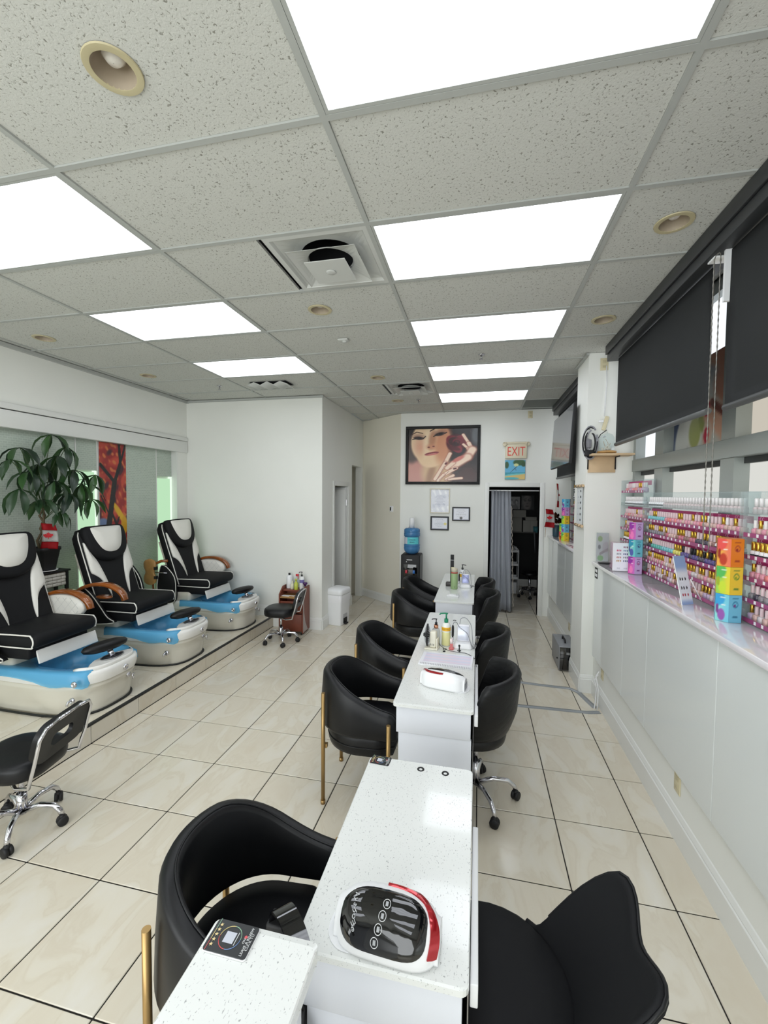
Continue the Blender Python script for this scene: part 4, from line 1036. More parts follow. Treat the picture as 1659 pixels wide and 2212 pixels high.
# ================================================================== POLISH RACKS
SZ = [1.305, 1.405, 1.512, 1.62, 1.729, 1.842, 1.957]; XF = 1.325
M_TAG = mat('white_price_tag', (238, 236, 238), .5)
tagm = MB().box(-.002, 0, -.007, .007, 0, .016).mesh('price_tag', M_TAG)
def rack(label, y0, y1, rows, seven=False):
    t = thing('polish_rack', label, 'display rack', (XF, (y0 + y1) / 2, 1.30), 0, 'acrylic nail polish racks'); ym = (y0 + y1) / 2; w = (y1 - y0) / 2
    Z = [z - 1.30 for z in SZ[:rows]]
    for s in (-1, 1): obj('side_panel', MB().box(-.004, .085, s * w - .002, s * w + .002, .0015, Z[-1] + .115), M_ACR, t)
    obj('back_panel', MB().box(.083, .086, -w + .003, w - .003, .0015, Z[-1] + .115), M_ACR, t)
    for k, z in enumerate(Z):
        sh = obj('shelf', MB().box(0, .0825, -w + .003, w - .003, z, z + .003), M_ACR, t)
        if k < 5 or (seven and k == 6):
            obj('shelf_lip', MB().box(-.003, -.0005, -w + .003, w - .003, z, z + .022), M_MAGD, t)
            obj('header_card', MB().box(.058, .060, -w + .004, w - .004, z + .064, z + .102), M_MAG, t)
            y = -w + .03
            while y < w - .02:
                if random.random() < .85: obj('price_tag', tagm, M_TAG, t, (-.0035, y + random.uniform(-.004, .004), z + .004))
                y += .062 if k else .055
        else: obj('clear_lip', MB().box(-.003, -.0005, -w + .003, w - .003, z, z + .028), M_ACR, t)
        if k < 5 and y0 < 3:
            yy = -w + .06
            while yy < w - .03:
                if (yy + ym) < 3.1:
                    if 'cc' not in _cache:
                        q_ = text('tmp', 'CC', .024, mat('pale_pink_print', (236, 190, 216), .5), None, (0, 0, 0)); _cache['cc'] = q_.data; bpy.data.objects.remove(q_)
                    obj('header_letters', _cache['cc'], None, t, (.0572, yy, z + .090), (radians(90), 0, radians(-90)))
                yy += .085
        if z == Z[-1]: obj('top_edge', MB().tube([(.0, -w + .02, z + .113), (.0, w - .02, z + .113)], .003, seg=5), M_ACR, t)
    return t
rack('clear polish rack with magenta shelves beside the column, behind the display box', 3.86, 4.40, 7, True)
rack('widest clear polish rack in the middle of the ledge, behind the leaning sign', 2.53, 3.84, 6)
rack('clear polish rack beyond the orange box stack, cut by the right edge', 1.30, 2.50, 6)
# bottles
def bottle_meshes():
    out = {}
    def body(c, name):
        mb = MB(); mb.box(-.014, .014, -.0155, .0155, 0, .040, bev=.005, seg=1); mb.lathe([(.007, .039), (.007, .044)], seg=8)
        return mb.mesh('polish_body', mat(name, c, .12, coat=.5))
    for n_, c in dict(pink=(222, 150, 168), nude=(214, 178, 170), rose=(200, 110, 130), teal=(96, 186, 176), yellow=(226, 218, 110), purple=(92, 78, 140), grey=(140, 136, 144), dark=(72, 66, 84), coral=(226, 130, 130), lilac=(190, 168, 196), clear=(216, 206, 208), brown=(150, 110, 104), aqua=(120, 196, 204)).items():
        out[n_] = body(c, n_ + '_polish')
    return out
BM = bottle_meshes()
def capmesh(c): return MB().lathe([(.0075, .042), (.0088, .044), (.0088, .080), (.0078, .082)], seg=10).mesh('cap', c)
CAPS = {'gold': capmesh(M_GOLDC), 'white': capmesh(mat('white_cap', (236, 232, 232), .3)), 'clear': capmesh(mat('frosted_pink_cap', (226, 200, 204), .25)), 'black': capmesh(mat('black_cap', (26, 24, 28), .3))}
wb = MB(); wb.box(-.015, .015, -.015, .015, 0, .038, bev=.004, seg=1).mesh; M_WB = mat('white_bottle', (236, 236, 238), .2, coat=.4)
WBODY = MB().lathe([(.014, 0), (.0155, .003), (.0155, .034), (.010, .040)], seg=12).mesh('polish_body', M_WB)
LBL = MB().lathe([(.0158, .010), (.0158, .022)], seg=12, cap=(False, False)).mesh('label_band', mat('dark_label', (44, 42, 50), .4))
CLB = MB().lathe([(.013, 0), (.015, .004), (.015, .028), (.011, .036), (.0, .037)], seg=12).mesh('polish_body', mat('clear_glass_bottle', (204, 190, 190), .08, coat=.7))
TALLG = MB().lathe([(.011, .040), (.012, .042), (.012, .082), (.0105, .084)], seg=12).mesh('cap', M_GOLDC)
TALLW = MB().lathe([(.009, .038), (.0095, .075), (.007, .078)], seg=10).mesh('cap', mat('white_cap', (236, 232, 232), .3))
ROWNAME = ['bottom shelf', 'second shelf up', 'third shelf up', 'fourth shelf up', 'fifth shelf up', 'sixth shelf up', 'top shelf']
def row_style(r, k, y):
    """r rack, k row, y -> (style, body colour, cap)"""
    R_ = random.random
    if k == 6: return ('std', random.choice(['pink', 'coral', 'rose', 'lilac']), random.choice(['clear', 'gold', 'white']))
    if k == 5: return ('white', None, None) if y > 3.55 else (('clr', None, None) if y > 2.3 else None)
    if k == 4: return ('std', 'aqua' if 3.5 < y < 3.84 else random.choice(['pink', 'pink', 'nude', 'coral']) if y > 2.75 else random.choice(['nude', 'nude', 'pink']), random.choice(['clear', 'clear', 'gold']) if y > 3 else random.choice(['gold', 'clear', 'white']))
    if k == 3: return ('big', None, None) if y < 2.80 else ('std', random.choice(['nude', 'brown', 'rose', 'pink']) if y > 3.84 else ('grey' if y > 3.5 else 'dark' if 2.9 < y < 3.05 else random.choice(['nude', 'brown', 'rose'])), random.choice(['gold', 'clear', 'clear']))
    if k == 2:
        if y > 3.84: return ('big', None, None)
        if y > 3.72: return ('std', 'dark', 'gold')
        if y > 3.36: return ('std', 'teal' if y > 3.55 else 'aqua', 'clear')
        if y > 3.22: return ('std', 'yellow', random.choice(['clear', 'gold']))
        if y > 2.53: return ('std', random.choice(['purple', 'purple', 'dark']), random.choice(['clear', 'gold', 'black']))
        return ('std', random.choice(['pink', 'coral', 'pink']), random.choice(['clear', 'gold']))
    if k == 1: return ('std', random.choice(['nude', 'clear', 'nude', 'pink']) if y > 2.53 else random.choice(['grey', 'dark', 'grey']), random.choice(['gold', 'clear', 'gold']))
    return ('std', random.choice(['clear', 'nude', 'lilac', 'brown']) if y > 2.53 else random.choice(['nude', 'lilac', 'clear']), random.choice(['clear', 'gold', 'clear']))
protos = {}; slots = []
for r, (a, b, rows) in enumerate(((3.86, 4.40, 7), (2.53, 3.84, 6), (1.90, 2.50, 6))):
    for k in range(rows):
        y = a + .022
        while y < b - .018:
            st = row_style(r, k, y)
            if st: slots.append((y, r, k, st))
            y += .0385 if not (st and st[0] == 'big') else .034
RN = ['rack by column', 'middle rack', 'rightmost rack']
vis = [s for s in slots if s[0] > 2.06]
vis.sort(key=lambda s: s[0]); indiv = vis[:300]; rest = vis[300:] + [s for s in slots if s[0] <= 2.06]
def meshes_for(st):
    if st[0] == 'std': return [('polish_body', BM[st[1]]), ('cap', CAPS[st[2]])]
    if st[0] == 'big': return [('polish_body', WBODY), ('label_band', LBL), ('cap', TALLG)]
    if st[0] == 'white': return [('polish_body', WBODY), ('label_band', LBL), ('cap', TALLW)]
    return [('polish_body', CLB), ('cap', TALLW)]
def desc(st):
    if st[0] == 'std': return 'small %s polish bottle with %s cap' % ({'clear': 'pale clear'}.get(st[1], st[1]), {'clear': 'frosted pink'}.get(st[2], st[2]))
    return {'big': 'white polish bottle with dark band and tall gold cap', 'white': 'white polish bottle with dark label and white cap', 'clr': 'round clear glass bottle with white cap'}[st[0]]
for (y, r, k, st) in indiv:
    key = (st, r, k); loc = (XF + .030, y, SZ[k] + .0033)
    g = desc(st) + ', ' + ROWNAME[k] + ', ' + RN[r]
    if st not in protos:
        t = thing('polish_bottle', g, 'nail polish', loc, 0, g)
        for n_, me in meshes_for(st): obj(n_, me, None, t) if False else None
        for n_, me in meshes_for(st):
            o = bpy.data.objects.new(n_, me); COL.objects.link(o); o.parent = t
        protos[st] = t
    else: dup(protos[st], loc, None, g, g)
def merged(items, name, label, cat, group=None):
    """many tiny things past the count limit: one object"""
    mb = bmesh.new(); mats = []
    for me, loc in items:
        base = len(mb.faces); m = me.materials[0]
        if m not in mats: mats.append(m)
        mi = mats.index(m); nv = len(mb.verts)
        mb.from_mesh(me); mb.verts.ensure_lookup_table(); mb.faces.ensure_lookup_table()
        for v in mb.verts[nv:]: v.co += Vector(loc)
        for f in mb.faces[base:]: f.material_index = mi
    me = bpy.data.meshes.new(name); mb.to_mesh(me); mb.free()
    for m in mats: me.materials.append(m)
    o = bpy.data.objects.new(name, me); COL.objects.link(o); tag(o, label, cat, group); o['kind'] = 'stuff'; return o
items = []
for (y, r, k, st) in rest:
    for n_, me in meshes_for(st): items.append((me, (XF + .030, y, SZ[k] + .0033)))
merged(items, 'polish_bottles', 'small nail polish bottles farther along the ledge on the rack by the column', 'nail polish')
# rack past the column
def rack_far():
    t = thing('polish_rack', 'small far polish rack seen past the column with red and pink shelves', 'display rack', (1.30, 6.0, 1.30), 0, 'acrylic nail polish racks')
    for k in range(7):
        z = .005 + k * .115
        obj('shelf', MB().box(-.003, .09, -.98, .48, z, z + .003), M_ACR, t)
        if k < 5: obj('shelf_lip', MB().box(-.006, -.0035, -.98, .48, z, z + .022), M_MAGD, t); obj('header_card', MB().box(.06, .062, -.98, .48, z + .064, z + .105), M_MAG, t)
    obj('back_panel', MB().box(.092, .095, -.98, .48, 0.0015, .80), M_ACR, t)
rack_far(); items = []
for k in range(7):
    for n_ in range(34):
        y = 5.04 + n_ * .0425
        c = ['brown', 'rose', 'rose', 'pink', 'coral', None, None][k]
        st = ('std', random.choice([c, 'pink', 'nude']), random.choice(['gold', 'clear'])) if c else (('white', None, None) if k == 5 else ('big', None, None))
        for q, me in meshes_for(st): items.append((me, (1.335, y, 1.30 + .0085 + k * .115)))
merged(items, 'polish_bottles', 'tiny polish bottles filling the far rack past the column', 'nail polish')

# hexagonal scent boxes stacked in towers
def hexbox(label, loc, rz, h, r, cols, cat='box', group='stacked hexagonal boxes'):
    t = thing('hexagonal_box', label, cat, loc, rz, group)
    ca = cols[0]; mb = MB(); poly = [(r * cos(radians(60 * k)), r * sin(radians(60 * k))) for k in range(6)]
    mb.prism(poly, 'z', 0.0, h - .0006); obj('carton', mb, mat('carton_%d_%d_%d' % ca, ca, .35), t)
    for k in range(6):
        a = radians(60 * k + 30); c_ = cols[k % 2]; d = r * cos(radians(30)) + .0006
        def fn(u, v, k=k, c_=c_):
            im = np.tile(C(*c_), (len(u), 1))
            if k % 2 == 1:
                im = over(im, sm(u, .9, .2) * .8, C(*cols[2])); im = over(im, ell(u, v, .2, .85, .5, .28), C(*cols[3])); im = over(im, ell(u, v, .45, .25, .28, .22), C(*cols[4]))
                im = over(im, ell(u, v, .6, .60, .25, .02) * .8, C(245, 245, 240)); im = over(im, ell(u, v, .55, .9, .3, .02) * .8, C(245, 245, 240))
                im = over(im, ell(u, v, .15, .45, .12, .18), C(*cols[4]) * .8)
            else:
                im = over(im, ell(u, v, .5, .66, .22, .12) - ell(u, v, .5, .66, .16, .08), C(*cols[3]) * .7); im = over(im, ell(u, v, .45, .62, .10, .06), C(*cols[4]) * .75)
                for q in (.88, .24, .20): im = over(im, ell(u, v, .5, q, .25, .014) * .7, C(*cols[3]) * .6)
            return im
        picture('printed_face', r * .985, h * .985, 14, 26, fn, t, (d * cos(a), d * sin(a), h / 2 - .0003), (0, 0, a + radians(90)))
    return t
ORG = ((226, 128, 40), (236, 120, 92), (240, 190, 70), (232, 84, 80), (190, 60, 40)); YEL = ((232, 196, 62), (226, 214, 60), (140, 210, 90), (90, 184, 90), (200, 220, 60))
BLU = ((112, 186, 214), (120, 200, 220), (150, 226, 214), (60, 160, 214), (150, 90, 170)); PUR = ((196, 168, 214), (206, 110, 190), (220, 90, 170), (150, 60, 160), (240, 130, 190)); CYA = ((110, 188, 206), (110, 200, 200), (190, 230, 210), (60, 150, 180), (90, 100, 170))
RB = .060; ry = radians(8)
for (c, z, l) in ((BLU, 1.3005, 'blue hexagonal box at the bottom of the near rainbow stack on the ledge'), (YEL, 1.4405, 'yellow and green hexagonal box in the middle of the near stack'), (ORG, 1.5805, 'orange hexagonal box on top of the near stack')):
    hexbox(l, (1.255, 2.475, z), ry, .1395, RB, c)
for (c, z, l) in ((PUR, 1.3005, 'lilac and pink hexagonal box at the bottom of the stack by the display box'), (CYA, 1.4395, 'aqua hexagonal box in the middle of the lilac stack'), (PUR, 1.5785, 'lilac hexagonal box on top of the stack by the display box')):
    hexbox(l, (1.262, 3.80, z), ry, .1385, .056, c)
for (c, z, l) in ((YEL, 1.3005, 'yellow hexagonal box at the bottom of the distant stack past the column'), (BLU, 1.4165, 'blue hexagonal box second from the bottom of the distant stack'), (YEL, 1.5325, 'yellow hexagonal box in the middle of the distant stack'),
                  (PUR, 1.6485, 'lilac hexagonal box fourth up in the distant stack'), (BLU, 1.7645, 'blue hexagonal box on top of the distant stack')):
    hexbox(l, (1.20, 6.30, z), ry, .1155, .058, c)
for (c, z, l) in ((ORG, 1.3005, 'short orange hexagonal box behind the distant stack'), (YEL, 1.4165, 'green and yellow box on the short stack behind the distant stack')):
    hexbox(l, (1.20, 6.46, z), ry, .1155, .056, c)

# ---- things on the near ledge
t = thing('swatch_display', 'white box display with rows of nail colour swatches near the column', 'display', (1.195, 3.985, 1.3005), radians(-2))
def paint_sw(u, v):
    im = np.tile(C(240, 240, 244), (len(u), 1)); cols = [(70, 70, 90), (120, 30, 60), (200, 40, 90), (90, 120, 150), (140, 140, 150), (40, 50, 110), (190, 110, 100), (110, 110, 110), (190, 140, 60), (60, 80, 110)]
    for i in range(5):
        for j in range(2):
            for q in range(3):
                if i == 0 and j == 0: continue
                im = over(im, ell(u, v, .22 + .34 * j + .085 * q, .86 - .125 * i, .026, .035), C(*cols[(2 * i + j) % 10]))
    for q in range(5): im = over(im, ell(u, v, .92, .86 - .12 * q, .03, .03), C(90, 90, 100))
    for q in (.24, .30, .36, .6, .66, .72): im = over(im, ell(u, v, q, .09, .02, .03) * .5, C(150, 150, 160))
    return im
obj('backing_board', MB().box(-.075, .075, -.105, -.10, 0, .235, bev=.002), M_WHITE, t)
picture('swatch_print', .148, .232, 60, 80, paint_sw, t, (0, -.1056, .1175))
obj('box_body', MB().box(-.055, .075, -.099, .07, .0, .228, bev=.003), mat('mauve_box', (168, 128, 152), .25, coat=.4), t)
t = thing('flyer_holder', 'clear acrylic stand with a pink and green nail flyer by the column', 'flyer stand', (1.155, 4.34, 1.3005), radians(-6))
def paint_fl(u, v):
    im = np.tile(C(206, 196, 200), (len(u), 1)); im = over(im, ell(u, v, .3, .8, .2, .10), C(130, 160, 60)); im = over(im, ell(u, v, .35, .1, .25, .10), C(110, 170, 70))
    im = over(im, ell(u, v, .25, .5, .12, .08), C(70, 60, 70)); im = over(im, seg(u, v, .3, .25, .95, .42, .05), C(150, 120, 130)); im = over(im, ell(u, v, .8, .5, .3, .2) * .5, C(180, 150, 160)); return im
picture('flyer', .10, .26, 24, 40, paint_fl, t, (0, -.003, .145)); obj('acrylic', MB().box(-.052, .052, -.002, .0, .01, .28).box(-.052, .052, -.0065, -.0045, .01, .28), M_ACR, t)
tag(obj('black_tray', MB().box(-.075, .065, -.03, .03, 0, .012, bev=.005), M_BLACKM, None, (1.175, 4.24, 1.3005)), 'small flat black tray on the ledge in front of the flyer stand', 'tray')
t = thing('price_sign', 'tilted narrow blue and white lash sign propped by a thin strut on the ledge', 'sign', (1.205, 2.77, 1.3005), radians(0))
def paint_ls(u, v):
    im = np.tile(C(230, 234, 242), (len(u), 1)); im = over(im, sm(v, .62, .8), C(150, 176, 220)); im = over(im, sm(v, .14, .02), C(150, 176, 220))
    for r_, c_ in ((.52, (30, 28, 30)), (.34, (30, 28, 30)), (.20, (170, 50, 70))):
        for q in (.22, .42, .68): im = over(im, ell(u, v, q, r_, .06, .032), C(*c_))
    return im
MS = Matrix.Rotation(radians(8), 4, 'X') @ Matrix.Rotation(radians(0), 4, 'Y')
sp = obj('sign_board', MB().box(-.042, .042, 0.0008, .006, 0, .285), M_WHITE, t, rot=(radians(-14), 0, radians(28)))
picture('sign_print', .083, .284, 26, 60, paint_ls, sp, (0, 0, .1425))
obj('strut', MB().tube([(.03, .05, .14), (.115, .10, .004)], .003, seg=6), M_WHITE, t)
# sticker on the panel edge
t = tag(obj('warning_sticker', MB().box(-.0012, 0, -.045, .045, -.05, .05), M_BLACKM, None, (1.0985, 4.30, 1.205)), 'small black and white notice sticker on the panel end below the ledge', 'sticker')
obj('white_print', MB().box(-.0018, -.0012, -.036, .012, .008, .034).box(-.0018, -.0012, -.036, .012, -.034, -.008).box(-.0018, -.0012, .02, .034, .008, .034).box(-.0018, -.0012, .02, .034, -.034, -.008), M_WHITE, t)
# outlets
def outlet(label, loc, rz=0, w=.07, h=.115):
    t = thing('wall_outlet', label, 'outlet', loc, rz, 'ivory wall outlets')
    obj('cover_plate', MB().box(-w / 2, w / 2, -.006, 0, -h / 2, h / 2, bev=.002), M_IVORY, t)
    for s in (-1, 1): obj('socket', MB().box(-.016, .016, -.008, -.0055, s * .024 - .012, s * .024 + .012, bev=.001), mat('ivory_socket', (196, 186, 152), .4), t)
    return t
outlet('ivory outlet low on the right wall nearest the viewer', (XR - .0005, 2.62, .325), radians(-90))
ol = outlet('ivory outlet low on the right wall with two white cords plugged in', (XR - .0005, 4.10, .33), radians(-90))
outlet('ivory outlet low on the wall beyond the column', (XR - .0005, 5.52, .33), radians(-90))
outlet('outlet high on the column beside the blind box, with a cord', (1.145, 4.4195, 3.17))
outlet('grey outlet high on the back wall near the ceiling', (.787, YB - .0005, 3.20))
# cords under the outlet, tape on the floor
t = thing('power_cords', 'two white cords dropping from the low outlet to the taped floor', 'cord', (1.10, 4.08, 0))
obj('cord', MB().tube([(-.002, .02, .345), (-.03, .015, .30), (-.012, .0, .19), (-.012, .005, .05), (-.02, -.01, .006)], .005, seg=6), M_WHITE, t)
obj('cord', MB().tube([(-.002, .05, .30), (-.035, .045, .25), (-.015, .05, .18), (-.016, .06, .06), (-.04, .0, .006)], .005, seg=6), M_WHITE, t)
def tape(label, pts, w=.055):
    mb = MB(); L = []
    for i, p in enumerate(pts):
        a = Vector(pts[max(i - 1, 0)]); b = Vector(pts[min(i + 1, len(pts) - 1)]); d = (b - a).normalized(); n_ = Vector((-d.y, d.x))
        L.append([(p[0] + n_.x * w / 2 * q, p[1] + n_.y * w / 2 * q, z) for q, z in ((-1, .0008), (-.35, .002), (-.15, .008), (.15, .008), (.35, .002), (1, .0008))])
    mb.loft(L, closed=False, cap=(False, False)); return tag(obj('floor_tape', mb, M_TAPE), label, 'tape', 'duct tape over cables')
def lerp_pts(P, n=8):
    o = []
    for a, b in zip(P[:-1], P[1:]): o += [(a[0] + (b[0] - a[0]) * k / n, a[1] + (b[1] - a[1]) * k / n + random.uniform(-.004, .004)) for k in range(n)]
    return o + [P[-1]]
tape('farther strip of grey duct tape crossing the aisle and bending to the outlet', lerp_pts([(.02, 4.53), (.93, 4.475), (1.00, 4.40), (1.075, 4.11)]))
tape('nearer strip of grey duct tape crossing the aisle floor', lerp_pts([(.02, 3.98), (1.0, 4.01), (1.09, 4.04)]))
# ---- grey amplifier box by the column
t = thing('metal_case', 'grey metal case with black front and handle on the floor behind the column', 'case', (.985, 5.10, 0))
obj('case_body', MB().box(-.085, .105, -.20, .24, .012, .275, bev=.004), mat('grey_metal', (150, 152, 156), .4, metal=.3), t)
obj('front_face', MB().box(-.078, .10, -.206, -.2005, .018, .268, bev=.002), M_BLACKG, t)
obj('handle', MB().tube([(.0, -.08, .276), (.0, -.07, .305), (.0, .07, .305), (.0, .08, .276)], .009, seg=8), M_BLACKM, t)
obj('side_handle', MB().tube([(.06, .245, .20), (.06, .29, .22), (.10, .29, .22), (.10, .245, .20)], .007, seg=6), M_BLACKM, t)
obj('slot', MB().box(-.01, .08, -.2095, -.2065, .19, .215), M_STEEL, t); obj('knob', MB().cyl((0, 0, 0), .008, .012, seg=10, M=Matrix.Translation((-.0855, -.13, .12)) @ Matrix.Rotation(radians(-90), 4, 'Y')), M_BLACKM, t)
for a in (-.06, .08):
    for b in (-.17, .2): obj('rubber_foot', MB().cyl((a, b, 0), .012, .012, seg=8), M_RUB, t)
# ---- television
t = thing('television', 'large flat grey-black television on the column seen from the side', 'television', (.925, 5.30, 2.26), radians(0))
T_ = Matrix.Translation((0, 0, 0)) @ Matrix.Rotation(radians(3), 4, 'Y')
obj('screen', MB().box(-.012, -.008, -.565, .565, .01, .62, M=T_), mat('tv_screen', (96, 98, 104), .12, coat=.3), t); obj('bezel', MB().box(-.0078, .018, -.575, .575, 0, .63, bev=.004, M=T_), M_BLACKM, t)
obj('rear_housing', MB().box(.018, .05, -.42, .42, .06, .50, bev=.012, M=T_), M_BLACKM, t)
obj('wall_bracket', MB().box(.0505, .053, -.30, .30, .2, .24).box(.0505, .053, -.05, .05, .1, .45), M_BLACKM, t)
# cable bundle and power bar on the column
t = thing('cable_bundle', 'tangle of black and grey cables beside the television', 'cables', (1.03, 4.385, 2.30))
for k in range(7):
    a = random.uniform(-.02, .02); rr_ = .055 + .008 * k; P_ = [(.0 + a + rr_ * .65 * sin(q), -.012 - .004 * (k % 3), .13 + rr_ * 1.5 * cos(q)) for q in np.linspace(.3 * k, .3 * k + 5.2, 22)]
    obj('cable', MB().tube(P_, .005 if k % 3 else .008, seg=6), M_BLACKM if k % 3 else mat('grey_cable', (150, 150, 156), .4), t)
obj('plug_adapter', MB().box(-.03, .01, -.03, .0, .08, .16, bev=.006), mat('grey_adapter', (120, 120, 126), .4), t)
obj('black_box', MB().box(-.05, .04, -.035, 0, .0, .06, bev=.01), M_BLACKM, t)
t = thing('power_strip', 'small white power strip hanging on the column by its cord', 'power strip', (1.165, 4.405, 2.62))
obj('strip_body', MB().box(-.018, .018, -.02, .0, -.075, .06, bev=.006, M=Matrix.Rotation(radians(14), 4, 'Y')), M_IVORY, t)
obj('white_cord', MB().tube([(-.014, -.012, .06), (-.008, -.008, .20), (.0, -.008, .38), (-.006, -.012, .53)], .005, seg=6), M_WHITE, t)
obj('white_plug', MB().box(-.06, -.018, -.022, -.006, .0, .022, bev=.004), M_WHITE, t); obj('black_cord', MB().tube([(.012, -.012, -.07), (-.04, -.012, -.11), (-.09, -.014, -.20), (-.10, -.016, -.30)], .004, seg=6), M_BLACKM, t)
# wooden shelf with glass dome
t = thing('wall_shelf', 'small pine shelf on black brackets on the column', 'shelf', (1.14, 4.40, 2.30))
obj('board', MB().box(-.12, .24, -.15, .018, 0, .018, bev=.002), M_PLY, t); obj('back_board', MB().box(-.115, .125, .004, .018, -.15, -.001, bev=.002), M_PLY, t)
for s in (-.118, .122): obj('shelf_bracket', MB().tube([(s, .0, -.12), (s, .0, -.006), (s, -.12, -.006)], .006, seg=6), M_BLACKM, t)
t = thing('glass_dome', 'glass cloche with dried flowers and tiny string lights on the wooden shelf', 'glass dome', (1.165, 4.33, 2.3185))
obj('wooden_base', MB().lathe([(.075, .006), (.082, .012), (.08, .024), (.068, .028)], seg=28), M_TAN, t)
for k in range(3): obj('ball_foot', MB().lathe([(.003, 0), (.008, .003), (.003, .006)], seg=8, c=(.06 * cos(k * 2.1), .06 * sin(k * 2.1), 0)), M_TAN, t)
obj('dome', MB().lathe([(.064, .029), (.066, .12), (.062, .15), (.045, .176), (.02, .19), (.001, .193)], seg=32, cap=(False, False)).lathe([(.004, .193), (.008, .2), (.001, .207)], seg=10), M_GLASS, t)
fm = MB().lathe([(.001, 0), (.006, .004), (.008, .010), (.002, .012)], seg=7).mesh('flower', mat('cream_petals', (230, 222, 206), .7))
for k in range(34):
    a, r_ = random.uniform(0, 6.3), random.uniform(0, .05); obj('flower', fm, None if False else M_WLEATH, t, (r_ * cos(a), r_ * sin(a), .028 + random.uniform(0, .05) * (1 - r_ / .06)), (random.uniform(-1, 1), random.uniform(-1, 1), a)) if True else None
obj('twigs', MB().tube([(0, 0, .03), (.01, 0, .10), (-.01, .01, .14)], .002, seg=5).tube([(0, 0, .03), (-.02, .01, .09), (-.03, .0, .12)], .002, seg=5).tube([(.01, 0, .06), (.03, .0, .10)], .002, seg=5), M_TAN, t)
obj('lights_battery', MB().lathe([(.001, 0), (.012, .004), (.012, .010), (.001, .014)], seg=12, c=(-.03, -.02, .15)), M_CHROME, t)
obj('small_plaque', MB().box(.03, .058, -.03, -.02, .03, .055), M_WHITE, t)
# lash scroll on the column side
t = thing('lash_chart', 'long white lash chart hanging between bamboo rods on the column corner', 'chart', (1.0, 4.60, 1.63))
def paint_lc(u, v):
    im = np.tile(C(232, 236, 236), (len(u), 1))
    for k in range(6): im = over(im, ell(u, v, .68, .90 - .16 * k, .09, .032), C(24, 30, 34)); im = over(im, ell(u, v, .28, .89 - .16 * k, .06, .008), C(120, 124, 128))
    return im
picture('chart_print', .24, .36, 40, 60, paint_lc, t, (.0, 0, .20), (0, 0, radians(-90)))
obj('chart_sheet', MB().box(.001, .003, -.12, .12, .01, .385), M_WHITE, t)
for z in (.0, .395):
    rd = obj('bamboo_rod', MB().tube([(-.004, -.15, z), (-.004, .15, z)], .014, seg=10), M_PLY, t)
    for y in (-.13, -.02, .11): obj('dark_binding', MB().tube([(-.004, y - .008, z), (-.004, y + .008, z)], .0155, seg=10), M_BLACKM, rd)

# ================================================================== FAR LEDGE
t = thing('vase', 'dark blue-grey vase of dried orange flowers on the far ledge by the doorway', 'vase', (1.165, 6.84, 1.3005))
obj('vase_body', MB().lathe([(.036, 0), (.045, .01), (.047, .10), (.046, .175), (.04, .178)], seg=20), mat('slate_ceramic', (50, 78, 90), .4), t)
ptm = MB(); ptm.loft([[(-.004, 0, 0), (.004, 0, 0)], [(-.020, .02, .004), (.020, .02, .004)], [(-.022, .045, .012), (.022, .045, .012)], [(-.004, .072, .008), (.004, .072, .008)]], closed=False, cap=(False, False)); bmesh.ops.solidify(ptm.bm, geom=list(ptm.bm.faces), thickness=.002)
ptm = ptm.mesh('petal', mat('burnt_orange_petal', (168, 92, 44), .6, noise=(20, .3)))
for k in range(40):
    a, e = random.uniform(0, 6.3), random.uniform(-.5, 1.2); r_ = random.uniform(.01, .055)
    obj('petal', ptm, None, t, (r_ * cos(a), r_ * sin(a), .20 + random.uniform(0, .11)), (e, random.uniform(-.6, .6), a - pi / 2))
M_FRED = mat('flag_red', (196, 20, 34), .6); M_FWH = mat('flag_white', (236, 234, 232), .6)
LEAFP = [(0, 1), (.12, .72), (.30, .80), (.24, .45), (.5, .60), (.56, .48), (.86, .50), (.78, .30), (.92, .20), (.52, -.10), (.56, -.26), (.08, -.20), (.05, -.55)]
LEAFP = LEAFP + [(-x, y) for x, y in LEAFP[::-1] if x > 0]
def flag(label, loc, rz, w, h, droop, size_leaf, pole, tilt=0.0):
    """small hand flag hanging beside its stick: bands run along v"""
    t = thing('small_flag', label, 'flag', loc, rz, 'small red and white flags')
    def P(u, v): return (w * (u - .5) * (1 - droop * v) + .15 * w * sin(v * 3), -.004 - .012 * sin(u * 5 + v * 2), pole - h * v - .05 * h * (u - .5))
    for nm, v0, v1, m in (('red_band', 0, .27, M_FRED), ('white_band', .27, .72, M_FWH), ('red_band', .72, 1, M_FRED)):
        vs = []; fs = []; nu, nv = 8, 5
        for i in range(nu + 1):
            for j in range(nv + 1): vs.append(P(i / nu, v0 + (v1 - v0) * j / nv))
        for i in range(nu):
            for j in range(nv): a = i * (nv + 1) + j; fs.append((a, a + 1, a + nv + 2, a + nv + 1))
        mb = MB(); mb._faces(vs, fs, 0, True); bmesh.ops.solidify(mb.bm, geom=list(mb.bm.faces), thickness=.001); obj(nm, mb, m, t)
    mb = MB(); mb.prism([(a * size_leaf, pole - h * .5 + b * size_leaf) for a, b in LEAFP], 'y', -.026, -.024); obj('maple_leaf', mb, M_FRED, t, rot=(0, radians(tilt), 0)) if False else obj('maple_leaf', mb, M_FRED, t)
    obj('stick', MB().tube([(-w * .45, .004, 0), (-w * .30, .004, pole + .01)], .0025, seg=6), M_TAN, t)
    return t
flag('small red and white maple leaf flag drooping left of the dried flowers', (1.045, 6.72, 1.3005), radians(10), .11, .27, -.35, .045, .42)
flag('small red flag hanging folded above the dried flowers by the far blind', (1.19, 6.93, 1.3005), radians(60), .10, .35, .2, .03, .80)
mgz = thing('magazines', 'fanned pile of pink magazines on the far ledge by the column', 'magazine', (1.22, 5.55, 1.3005), 0)
